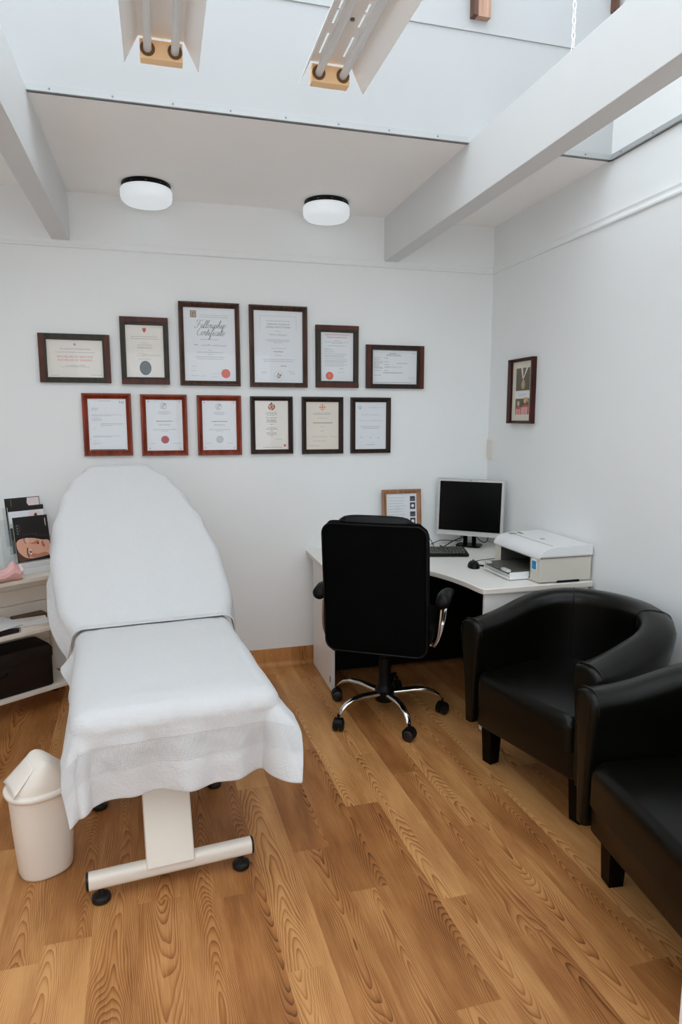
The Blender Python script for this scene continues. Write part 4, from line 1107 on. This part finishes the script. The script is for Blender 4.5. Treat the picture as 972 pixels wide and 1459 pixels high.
bm = bx(dl(-.575, 0)[0], dl(-.02, 0)[0], dl(0, -1.098)[1], dl(0, -1.080)[1], .006, DZ-.027); obj('end_panel', bm, M['lam'], desk, bevel=.001)
bm = bx(dl(-1.131, 0)[0], dl(-.03, 0)[0], dl(0, -.218)[1], dl(0, -.200)[1], .02, DZ-.027); obj('desk_shade_panel', bm, M['black_plastic'], desk)['label'] = 'black panel standing in for shade under the desk'  # black sheets imitate the deep shade below the desktop
bm = bx(dl(-.05, 0)[0], dl(-.032, 0)[0], dl(0, -1.079)[1], dl(0, -.061)[1], .02, DZ-.027); obj('desk_shade_panel', bm, M['black_plastic'], desk)['label'] = 'black panel standing in for shade under the desk'
bm = bx(dl(-1.1515, 0)[0], dl(-1.150, 0)[0], dl(0, -.455)[1], dl(0, -.440)[1], .05, .082); o = obj('sticker', bm, M['green'], desk)

# monitor
MA = R(-41.)     # screen normal (local -y) turned towards the chair
mon = thing('monitor', 'silver-framed flat monitor with black screen on the corner desk', 'monitor', (-.205, -.185, DZ), MA)
MW, MH, MZ = .408, .345, .072
bm = B(); tl = Matrix.Translation((0, 0, MZ)) @ Matrix.Rotation(R(-4), 4, 'X')
loft(bm, [[tl @ Vector((x, y, z+MH/2)) for x, z in rrect(w, h, r)] for y, w, h, r in ((-.020, MW-.006, MH-.006, .006), (-.023, MW, MH, .008), (.0, MW, MH, .008), (.012, MW-.03, MH-.03, .01), (.03, MW-.12, MH-.1, .02))][::1])
cas = obj('casing', bm, M['silver'], mon, smooth=True, angle=40)
bm = B(); box(bm, (0, -.0236, MH/2+.006), (MW-.032, .0016, MH-.046), tl); obj('screen', bm, M['gloss_black'], mon)
bm = B(); lathe(bm, [(0, 0), (.003, 0), (.003, .001), (0, .001)], 10, c=(0, 0, 0)); 
for v in bm.verts: v.co = tl @ Vector((v.co.x, -.0235-v.co.z, MH-.009+v.co.y))
obj('sensor_dot', bm, M['black_plastic'], mon)
bm = B()
for s in (-1, 1): box(bm, (s*.027, .012, .06), (.024, .018, .12))
box(bm, (0, .012, .11), (.08, .02, .06)); obj('stand_column', bm, M['gloss_black'], mon, bevel=.002)
bm = B(); prism(bm, rrect(.20, .15, .03, 6, 0, -.01), .001, .008); so = obj('stand_base', bm, M['silver'], mon, bevel=.002)
bm = B(); prism(bm, rrect(.15, .11, .03, 6, 0, .0), .0085, .018); obj('swivel_disc', bm, M['gloss_black'], so, bevel=.002)

# cables behind the monitor
def cable(label, pts, r=.0028, cat='cable', m='black_plastic'):
    bm = B(); tube(bm, spline(pts, 8), r, 8)
    return tag(obj('cable', bm, M[m], None, smooth=True), label, cat, 'black cables behind the monitor')
z = DZ+.004
cable('thick black cable looping behind the monitor stand', [(-.36, -.10, z), (-.36, -.16, z+.004), (-.32, -.17, z+.03), (-.27, -.13, z+.035), (-.22, -.11, z+.05), (-.19, -.10, z+.12)], .0036)
cable('thin black cable curling left of the monitor stand', [(-.40, -.05, z), (-.34, -.07, z+.025), (-.27, -.12, z+.028), (-.21, -.09, z+.03), (-.17, -.10, z+.12)], .0024)
cable('black cable drooping right of the monitor stand', [(-.15, -.11, z+.11), (-.13, -.16, z+.04), (-.10, -.19, z+.022), (-.07, -.17, z+.05), (-.06, -.14, z+.11)], .0026)
cable('black cable rising from the desk left of the keyboard', [(-.44, -.03, z), (-.45, -.05, z+.05), (-.435, -.07, z+.062), (-.415, -.09, z+.03), (-.405, -.11, z)], .0022)

# keyboard
kb = thing('keyboard', 'black computer keyboard in front of the monitor', 'keyboard', (-.530, -.315, DZ), R(-15))
bm = B(); loft(bm, [[(x, y, zz+(y+.08)*.07) for x, y in rrect(.45-2*i, .158-2*i, .01)] for zz, i in ((.0005, .003), (.004, 0), (.013, 0), (.016, .003))]); obj('case', bm, M['black_plastic'], kb, smooth=True, angle=40)
bm = B()
for r_ in range(6):
    yy = .058-.0225*r_-(.006 if r_ else 0)
    x = -.208
    while x < .205:
        w = .0165
        if r_ == 5 and -.12 < x < .0: w = .11
        if not (.077 < x < .084 or .137 < x < .143): box(bm, (x+w/2, yy, .0205+(yy+.08)*.07), (w, .0165, .008))
        x += w+.0025
obj('keys', bm, M['dark_grey'], kb, bevel=.0012)
# mouse with its cable
ms = thing('computer_mouse', 'black computer mouse on the desk beside the printer', 'mouse', (-.428, -.690, DZ), R(-20))
bm = B(); rings = []
for k in range(9):
    a = PI/2*k/8; c = math.cos(a)
    rings.append([(x, y+.004*math.sin(a), .0008+.032*math.sin(a)) for x, y, _ in oval(.031*max(c, .05)**.7, .052*max(c, .05)**.6, 0, 28)])
loft(bm, rings); obj('shell', bm, M['black_plastic'], ms, smooth=True, angle=60)
bm = B(); tube(bm, [(-.004, .024, .029), (.004, .024, .029)], .008, 14); obj('scroll_wheel', bm, M['dark_grey'], ms, smooth=True)
bm = B(); tube(bm, spline([(0, .05, .008), (.006, .09, .004), (.04, .15, .004), (.10, .19, .004), (.17, .24, .004), (.21, .34, .004), (.20, .42, .004)], 6), .0018, 6); obj('mouse_lead', bm, M['black_plastic'], ms, smooth=True)
t = thing('usb_stick', 'small black memory stick with steel plug beside the mouse', 'memory stick', (-.368, -.690, DZ), R(55))
bm = bx(-.008, .008, 0, .026, .0005, .008); obj('stick_body', bm, M['black_plastic'], t, bevel=.002)
bm = bx(-.006, .006, -.013, 0, .002, .0065); obj('plug', bm, M['silver'], t)

# framed sheet standing on the desk
t = thing('photo_frame', 'tan wooden frame with printed sheet standing on desk against the wall', 'framed sheet', (-.595, -.062, DZ), 0)
t.rotation_euler = (R(-5), 0, 0)
W_, H_ = .250, .352
sub_bm = moulded_frame(W_, H_, .196, .300, 0, 0, .018, .012, None)
for v in sub_bm.verts: v.co.z += H_/2
obj('frame', sub_bm, M['frame_gold'], t)
bm = B(); box(bm, (0, -.004, H_/2), (.1956, .003, .2996)); obj('paper', bm, M['paper_blue'], t)
fn = lambda a, b: Vector((a, -.0062, H_/2+b))
bm = B()
for q in range(13): greek(bm, -.088, .125-.017*q, .115-.03*((q*7) % 3)/3, fn, .002, 500+q, left=True)
ringp(bm, -.025, .062, .010, .0108, fn)
obj('fine_lettering', bm, M['ink_grey'], t)
bm = B()
for k in range(3):
    yb = .118-.094*k
    poly(bm, rrect(.034, .030, .001, 1, .072, yb), fn, 0); poly(bm, rrect(.034, .040, .001, 1, .072, yb-.044), fn, 0)
    disc(bm, .072, yb-.044, .010, lambda a, b: Vector((a, -.0066, H_/2+b)), 1, 18); greek(bm, .072, yb-.004, .026, lambda a, b: Vector((a, -.0066, H_/2+b)), .002, 520+k, 2)
obj('badge_lettering', bm, [M['indigo'], M['print_white'], M['ink_grey']], t)
bm = B(); box(bm, (0, -.0098, H_/2), (.1956, .0012, .2996)); obj('glass_pane', bm, M['pane'], t)
bm = B(); box(bm, (0, .012, .10), (.06, .004, .2), Matrix.Translation((0, .014, 0)) @ Matrix.Rotation(R(6), 4, 'X')); obj('easel_strut', bm, M['print_brown'], t)

# printer ----------------------------------------------------------------
pr = thing('printer', 'grey and white printer with blue-screen panel on the desk corner', 'printer', (-.012, -1.108, DZ), 0)
# local: x -0.288 (front) .. 0 (wall side), y 0 (near end) .. 0.44, z up; the mouth opens towards -x
bm = B()
bx(-.284, -.004, .002, .088, .006, .128, bm); bx(-.284, -.004, .372, .438, .006, .128, bm)
bx(-.10, -.004, .088, .372, .006, .128, bm); bx(-.284, -.10, .088, .372, .112, .128, bm); bx(-.284, -.004, .02, .42, .003, .012, bm)
obj('housing', bm, M['printer_body'], pr, bevel=.004)
bm = B()                                              # lid with its rounded, sloping control edge
prof = [(-.290, .118), (-.2905, .124), (-.286, .138), (-.272, .155), (-.250, .167), (-.225, .173), (-.19, .176), (-.02, .180), (-.004, .178), (-.001, .172), (-.001, .129), (-.284, .129)]
loft(bm, [[(x, y, z) for x, z in prof] for y in (-.001, .441)]); obj('scanner_lid', bm, M['printer_lid'], pr, smooth=True, angle=30, bevel=.004)
bm = B(); bx(-.2845, -.012, -.0016, .002, .122, .1245, bm); obj('lid_seam', bm, M['dark_grey'], pr)
bm = B(); box(bm, (-.208, .22, .1757), (.002, .40, .001)); obj('lid_groove', bm, M['grey_plastic'], pr)
bm = B()
def ctl(y, u, w, h):                                  # small key on the sloping front, u 0..1 up the slope
    a, b = Vector((-.288, 0, .134)), Vector((-.252, 0, .1675)); d = (b-a); c = a+d*u; nn = Vector((-d.z, 0, d.x)).normalized(); d.normalize()
    for s in (1,):
        p = [c+nn*.0012*s+d*i*h/2+Vector((0, y+j*w/2, 0)) for i, j in ((-1, -1), (1, -1), (1, 1), (-1, 1))]
        q = [v-nn*.003 for v in p]; loft(bm, [q, p])
for k in range(9): ctl(.13+.026*k, .55, .010, .009)
for k in range(4): ctl(.37+.010*(k % 2), .35+.25*(k//2), .006, .007)
obj('keypad', bm, M['grey_plastic'], pr)
bm = B(); box(bm, (-.15, .20, .1782), (.020, .020, .001)); box(bm, (-.205, .395, .1763), (.035, .03, .001)); obj('lid_badge', bm, M['grey_plastic'], pr)
bm = B(); box(bm, (-.165, .39, .1785), (.012, .05, .001)); obj('vent_slot', bm, M['dark_grey'], pr)
bm = B(); bx(-.285, -.105, .09, .37, .0125, .111, bm)
for f in list(bm.faces):
    if f.calc_center_median().x < -.28: bm.faces.remove(f)
o = obj('paper_mouth', bm, M['dark_grey'], pr)
bm = B(); box(bm, (-.2848, .050, .088), (.002, .044, .056)); o = obj('screen_surround', bm, M['print_white'], pr)
bm = B(); box(bm, (-.2862, .050, .084), (.0015, .034, .040)); o = obj('status_screen', bm, M['blue'], pr); o['label'] = 'blue panel on white surround'
bm = B(); bx(-.19, -.07, -.002, .003, .003, .012, bm); obj('foot_recess', bm, M['black_plastic'], pr)
# paper tray sticking out of the mouth
bm = B(); bx(-.385, -.11, .105, .36, .004, .010, bm); bx(-.385, -.11, .100, .106, .004, .040, bm); bx(-.385, -.11, .356, .362, .004, .034, bm); bx(-.390, -.384, .11, .355, .004, .016, bm)
tr = obj('paper_tray', bm, M['printer_lid'], pr, bevel=.002)
bm = bx(-.378, -.12, .112, .35, .0102, .026); obj('paper_ream', bm, M['paper'], tr)
bm = B(); bx(-.372, -.105, .108, .354, .0405, .046, bm); bx(-.405, -.372, .17, .30, .040, .045, bm); obj('output_tray', bm, M['dark_grey'], pr, bevel=.003)
bm = B(); bx(-.395, -.372, .11, .17, .039, .052, bm); bx(-.395, -.372, .30, .355, .039, .052, bm); obj('tray_flap', bm, M['silver'], pr, bevel=.003)

# ------------------------------------------------------------------ office chair
OC = thing('office_chair', 'black high-back office chair with chrome five-star base at the desk', 'office chair', (-.956, -.797, 0), R(-32))
hub_z = .125
bm = B(); lathe(bm, [(0, .075), (.045, .078), (.052, .095), (.050, .135), (.036, .150), (.030, .165), (.030, .30), (.022, .302), (.022, .395), (0, .395)], 32, cap=False); obj('gas_column', bm, M['black_plastic'], OC, smooth=True, angle=40)
for k in range(5):
    a = R(130+32+72*k)
    d = Vector((math.cos(a), math.sin(a), 0)); n = Vector((-d.y, d.x, 0))
    bm = B(); rings = []
    for r_, z, w, h in ((.040, .118, .021, .016), (.09, .125, .020, .014), (.15, .131, .018, .012), (.205, .130, .016, .011), (.25, .115, .015, .011), (.275, .098, .014, .010), (.290, .078, .012, .008)):
        tz = 0
        rings.append([d*r_+n*(w*x)+Vector((0, 0, z+h*y)) for x, y in [(math.cos(2*PI*q/14), math.sin(2*PI*q/14)) for q in range(14)]])
    loft(bm, rings); arm = obj('base_arm', bm, M['chrome'], OC, smooth=True, angle=60)
    bm = B(); rings = []
    for r_, z, w in ((.09, .1385, .009), (.15, .1435, .009), (.20, .1415, .008)): rings.append([d*r_+n*(w*x)+Vector((0, 0, z+.0025*y)) for x, y in [(math.cos(2*PI*q/10), math.sin(2*PI*q/10)) for q in range(10)]])
    loft(bm, rings); obj('foot_pad', bm, M['black_plastic'], arm, smooth=True)
    # twin-wheel caster, trailing a little
    c = d*.293; ca = a+R(40); cd = Vector((math.cos(ca), math.sin(ca), 0)); cn = Vector((-cd.y, cd.x, 0))
    bm = B()
    for s in (-1, 1):
        p0 = c+cn*(s*.006)+Vector((0, 0, .0275)); p1 = c+cn*(s*.026)+Vector((0, 0, .0275))
        tube(bm, [p0, p0+cn*(s*.002), p1-cn*(s*.004), p1], [.026, .0275, .0275, .022], 22)
    cas_o = obj('caster', bm, M['black_rubber'], OC, smooth=True, angle=45)
    bm = B(); rings = []
    for q in range(7):
        an = PI*q/6; rings.append([c+cd*(.030*math.cos(an))+cn*x+Vector((0, 0, .030+.030*math.sin(an)+zz)) for x, zz in ((-.02, 0), (.02, 0), (.02, .004), (-.02, .004))])
    loft(bm, rings); tube(bm, [c+Vector((0, 0, .052)), c+Vector((0, 0, .082))], .006, 8); obj('caster_hood', bm, M['black_plastic'], cas_o)
bm = B(); box(bm, (0, .0, .395), (.16, .20, .035)); obj('tilt_mechanism', bm, M['black_plastic'], OC, bevel=.008)
bm = B(); tube(bm, [(.08, .02, .39), (.19, .03, .385), (.215, .03, .383)], .005, 8); lev = obj('tilt_lever', bm, M['black_plastic'], OC, smooth=True)
bm = B(); lathe(bm, [(0, -.012), (.011, -.010), (.013, 0), (.009, .012), (0, .013)], 14, c=(.225, .03, .383)); obj('lever_knob', bm, M['chrome'], lev, smooth=True)
obj('seat', pillow(.51, .50, .105, .09, .045, c=(0, .045, .413)), M['black_pad'], OC, smooth=True, angle=80)
# high back, its outer face to the camera
rec = R(6)
def bk(x, s, n):                                # s up the back from its foot, n towards the sitter
    return Vector((x, -.205-s*math.sin(rec)+n*math.cos(rec)+.02*(1-(abs(x)/.25)**2)*-.6, .385+s*math.cos(rec)+n*math.sin(rec)))
BH = .635
bm = B(); rings = []
for k in range(25):
    s = BH*k/24; u = k/24
    w = .247
    lo, hi = .05, .055
    if s < .06: w -= .028*(1-s/.06)**2
    if s > BH-hi: w -= .035*((s-(BH-hi))/hi)**2.2
    th = .075-.03*(abs(u-.5)*2)**4
    rings.append([bk(x, s, n) for x, n in rrect(2*w, th, .024, 5, 0, th/2)])
loft(bm, rings); obj('backrest', bm, M['black_fabric'], OC, smooth=True, angle=50)
# welt round the outer edge of the back
bm = B(); pts = []
for x, s in [(p[0], p[1]) for p in rrect(.485, BH-.012, .05, 8, 0, BH/2)]: pts.append(bk(x, s, .003))
pts.append(pts[0]); tube(bm, pts, .0045, 8); obj('piping', bm, M['black_pad'], OC, smooth=True)
# head cushion rolling over the top, seen above the back
bm = B(); rings = []
for k in range(15):
    x = -.172+.344*k/14; e = (1-abs(x/.176)**4)**.35
    rings.append([bk(x, BH-.12+.148*(.5+.5*math.sin(a))*lerp(.7, 1, e), .055+.036*math.cos(a)*e) for a in [2*PI*q/16 for q in range(16)]])
loft(bm, rings); obj('headrest_cushion', bm, M['black_pad'], OC, smooth=True, angle=60)
for s in (-1, 1):
    bm = B(); rings = []
    for y, wz, ww, zz in ((-.150, .018, .022, .648), (-.140, .032, .033, .655), (-.08, .034, .035, .664), (.0, .028, .033, .660), (.08, .020, .031, .652), (.115, .015, .026, .646), (.125, .008, .014, .642)):
        rings.append([(s*.300+ww*x, y, zz-.012+wz*q) for x, q in [(math.cos(2*PI*t_/16), math.sin(2*PI*t_/16)) for t_ in range(16)]])
    loft(bm, rings); ar = obj('armrest', bm, M['black_pad'], OC, smooth=True, angle=70)
    bm = B(); path = spline([(s*.292, .07, .628), (s*.290, .06, .56), (s*.284, .02, .50), (s*.275, -.06, .45), (s*.262, -.12, .43)], 6)
    rings = []
    for p in path: rings.append([p+Vector((s*.007*a, .017*b, .004*b)) for a, b in ((-1, -1), (1, -1), (1, 1), (-1, 1))])
    loft(bm, rings); obj('arm_support', bm, M['chrome'], ar, bevel=.002)
    bm = B(); rings = []
    for p in spline([(s*.290, -.10, .600), (s*.287, -.115, .54), (s*.280, -.125, .47), (s*.262, -.128, .425)], 6): rings.append([p+Vector((s*.005*a, .008*b, 0)) for a, b in ((-1, -1), (1, -1), (1, 1), (-1, 1))])
    loft(bm, rings); obj('arm_strut', bm, M['copper'], ar, bevel=.002)

# ------------------------------------------------------------------ tub chairs
def tub_chair(label, loc, rot):
    t = thing('tub_chair', label, 'tub chair', (*loc, 0), R(rot), 'black leather tub chairs')
    # plan path (local +x is the front): right arm, round the back, left arm
    HWD_, XF, XC = .298, .300, .02
    path = []
    n1, n2 = 12, 22
    for k in range(n1): path.append((lerp(XF, XC, k/n1), -HWD_, 0, -1))
    for k in range(n2+1):
        a = -PI/2-PI*k/n2; path.append((XC+.262*math.cos(a), HWD_*math.sin(a), math.cos(a), math.sin(a)))
    for k in range(1, n1+1): path.append((lerp(XC, XF, k/n1), HWD_, 0, 1))
    def section(px, py, nx, ny, fx, pinch=1.):
        u = (XF-px)/(XF-XC+.262)
        H = .645+.100*(lambda q: q*q*(3-2*q))(min(1, max(0, u)))
        # (outward, z): inner foot, inner wall, roll, outer wall, outer foot
        pr_ = [(-.034, .26), (-.038, .40), (-.046, H-.13), (-.058, H-.06), (-.058, H-.024), (-.042, H-.005), (-.008, H), (.032, H-.005), (.060, H-.022), (.069, H-.050), (.064, H-.090), (.050, H-.16), (.034, .40), (.016, .26), (.010, .195), (-.020, .195)]
        zc = (H+.195)/2
        return [Vector((px+nx*o*pinch+fx, py+ny*o*pinch, zc+(z-zc)*(1-(1-pinch)*.10))) for o, z in pr_]
    bm = B(); rings = []
    for e, pc in ((.026, .55), (.025, .74), (.019, .89), (.009, .975)): rings.append(section(XF, -HWD_, 0, -1, e, pc))
    for p in path: rings.append(section(*p, 0))
    for e, pc in ((.009, .975), (.019, .89), (.025, .74), (.026, .55)): rings.append(section(XF, HWD_, 0, 1, e, pc))
    loft(bm, rings); obj('tub_shell', bm, M['leather'], t, smooth=True, angle=75)
    # upholstery seams running up over the back
    for k in (len(path)//2-5, len(path)//2+5):
        bm = B(); q_ = section(*path[k], 0); tube(bm, spline([q_[i]+Vector((path[k][2], path[k][3], 0))*(-.0008 if i < 5 else .0008) + Vector((0, 0, .0008)) for i in range(1, 14)], 3), .0018, 6)
        obj('seam', bm, M['leather_seam'], t, smooth=True)
    # seat block with upholstered front
    bm = B(); prof = [(.0, .0), (.012, -.012)]
    rings = []
    for k in range(9):
        a = PI/2*k/8; rings.append([(x, y, .385+.045*math.sin(a)+.012*math.sin(a)*(1-((y/.26)**2))) for x, y in rrect(.55-.05*(1-math.cos(a)), .520-.05*(1-math.cos(a)), .045, 5, .053, 0)])
    base = [[(x, y, z) for x, y in rrect(.55, .520, .045, 5, .053, 0)] for z in (.30, .33, .375)]
    loft(bm, base+rings); obj('seat_cushion', bm, M['leather'], t, smooth=True, angle=70)
    bm = B(); loft(bm, [[(x, y, z) for x, y in rrect(.52-2*i, .530-2*i, .03, 4, .052, 0)] for z, i in ((.200, .004), (.206, 0), (.31, 0))]); obj('front_rail', bm, M['leather'], t, smooth=True, angle=50)
    for s in (-1, 1):
        bm = B(); seam = []
        for o, z in ((-.057, .573), (-.055, .616), (-.038, .635), (-.004, .640), (.032, .635), (.058, .615), (.063, .573), (.038, .46), (.022, .30), (.012, .21)): seam.append((XF+.006, s*(HWD_+o), z+.0065))
        tube(bm, spline(seam, 4), .0032, 6)
        obj('piping', bm, M['leather_seam'], t, smooth=True)
    for x, y in ((.215, -.262), (.222, .222), (-.16, -.17), (-.16, .17)):
        bm = B(); loft(bm, [[(x+a*.5, y+b*.5, z) for a, b in ((-q, -q), (q, -q), (q, q), (-q, q))] for z, q in ((0, .050), (.205, .066))]); obj('leg', bm, M['gloss_black'], t, bevel=.003)
tub_chair('black leather tub chair between the desk and the nearer tub chair', (-.390, -1.562), 194)
tub_chair('black leather tub chair cut off by the right edge of the view', (-.468, -2.434), 173)

# low white cabinet beside the camera; only its near corner edge enters the view
t = thing('side_cabinet', 'white cabinet edge at the lower right corner, nearest to the viewer', 'cabinet', (-1.08, -3.28, 0), 0)
bm = bx(-.195, .20, -.22, .215, .0, .80); obj('body', bm, M['lam'], t, bevel=.003)
bm = bx(-.2, .205, -.225, .22, .80, .822); obj('cabinet_top', bm, M['lam'], t, bevel=.003)
bm = bx(-.213, -.196, -.205, .20, .06, .79); d_ = obj('cabinet_door', bm, M['lam'], t, bevel=.002)
bm = B(); tube(bm, [(-.213, -.15, .70), (-.235, -.15, .70), (-.235, -.05, .70), (-.213, -.05, .70)], .005, 8); obj('handle', bm, M['chrome'], d_, smooth=True)

# ------------------------------------------------------------------ light
w = bpy.data.worlds.new('World'); S.world = w; w.use_nodes = True
nt = w.node_tree; bg = nt.nodes['Background']
tc = nt.nodes.new('ShaderNodeTexCoord'); sp = nt.nodes.new('ShaderNodeSeparateXYZ'); nt.links.new(tc.outputs['Generated'], sp.inputs[0])
cr = nt.nodes.new('ShaderNodeValToRGB'); cr.color_ramp.elements[0].color = (.87, .925, .98, 1); cr.color_ramp.elements[1].color = (.95, .99, 1.03, 1)
nt.links.new(sp.outputs['Z'], cr.inputs['Fac']); nt.links.new(cr.outputs['Color'], bg.inputs['Color'])
bg.inputs['Strength'].default_value = 2.86

# ------------------------------------------------------------------ camera
cam = bpy.data.cameras.new('Camera'); co = bpy.data.objects.new('Camera', cam); COL.objects.link(co); S.camera = co
yaw, pit = .2683, -.1404
fw = Vector((math.sin(yaw)*math.cos(pit), math.cos(yaw)*math.cos(pit), math.sin(pit)))
rt = Vector((math.cos(yaw), -math.sin(yaw), 0)); up = rt.cross(fw)
co.matrix_world = Matrix(((rt.x, up.x, -fw.x, -2.0033), (rt.y, up.y, -fw.y, -3.7745), (rt.z, up.z, -fw.z, 1.4788), (0, 0, 0, 1)))
cam.sensor_fit = 'VERTICAL'; cam.sensor_height = 36.; cam.sensor_width = 24.
cam.lens = 934.4*36/1459; cam.clip_start = .02

vs = S.view_settings
vs.view_transform = 'Standard'; vs.look = 'None'; vs.gamma = 1.; vs.use_curve_mapping = False; vs.exposure = 0.
S.display_settings.display_device = 'sRGB'
S.cycles.max_bounces = 12; S.cycles.diffuse_bounces = 9; S.cycles.transparent_max_bounces = 16
S.cycles.use_denoising = True
S.cycles.sample_clamp_indirect = 6.
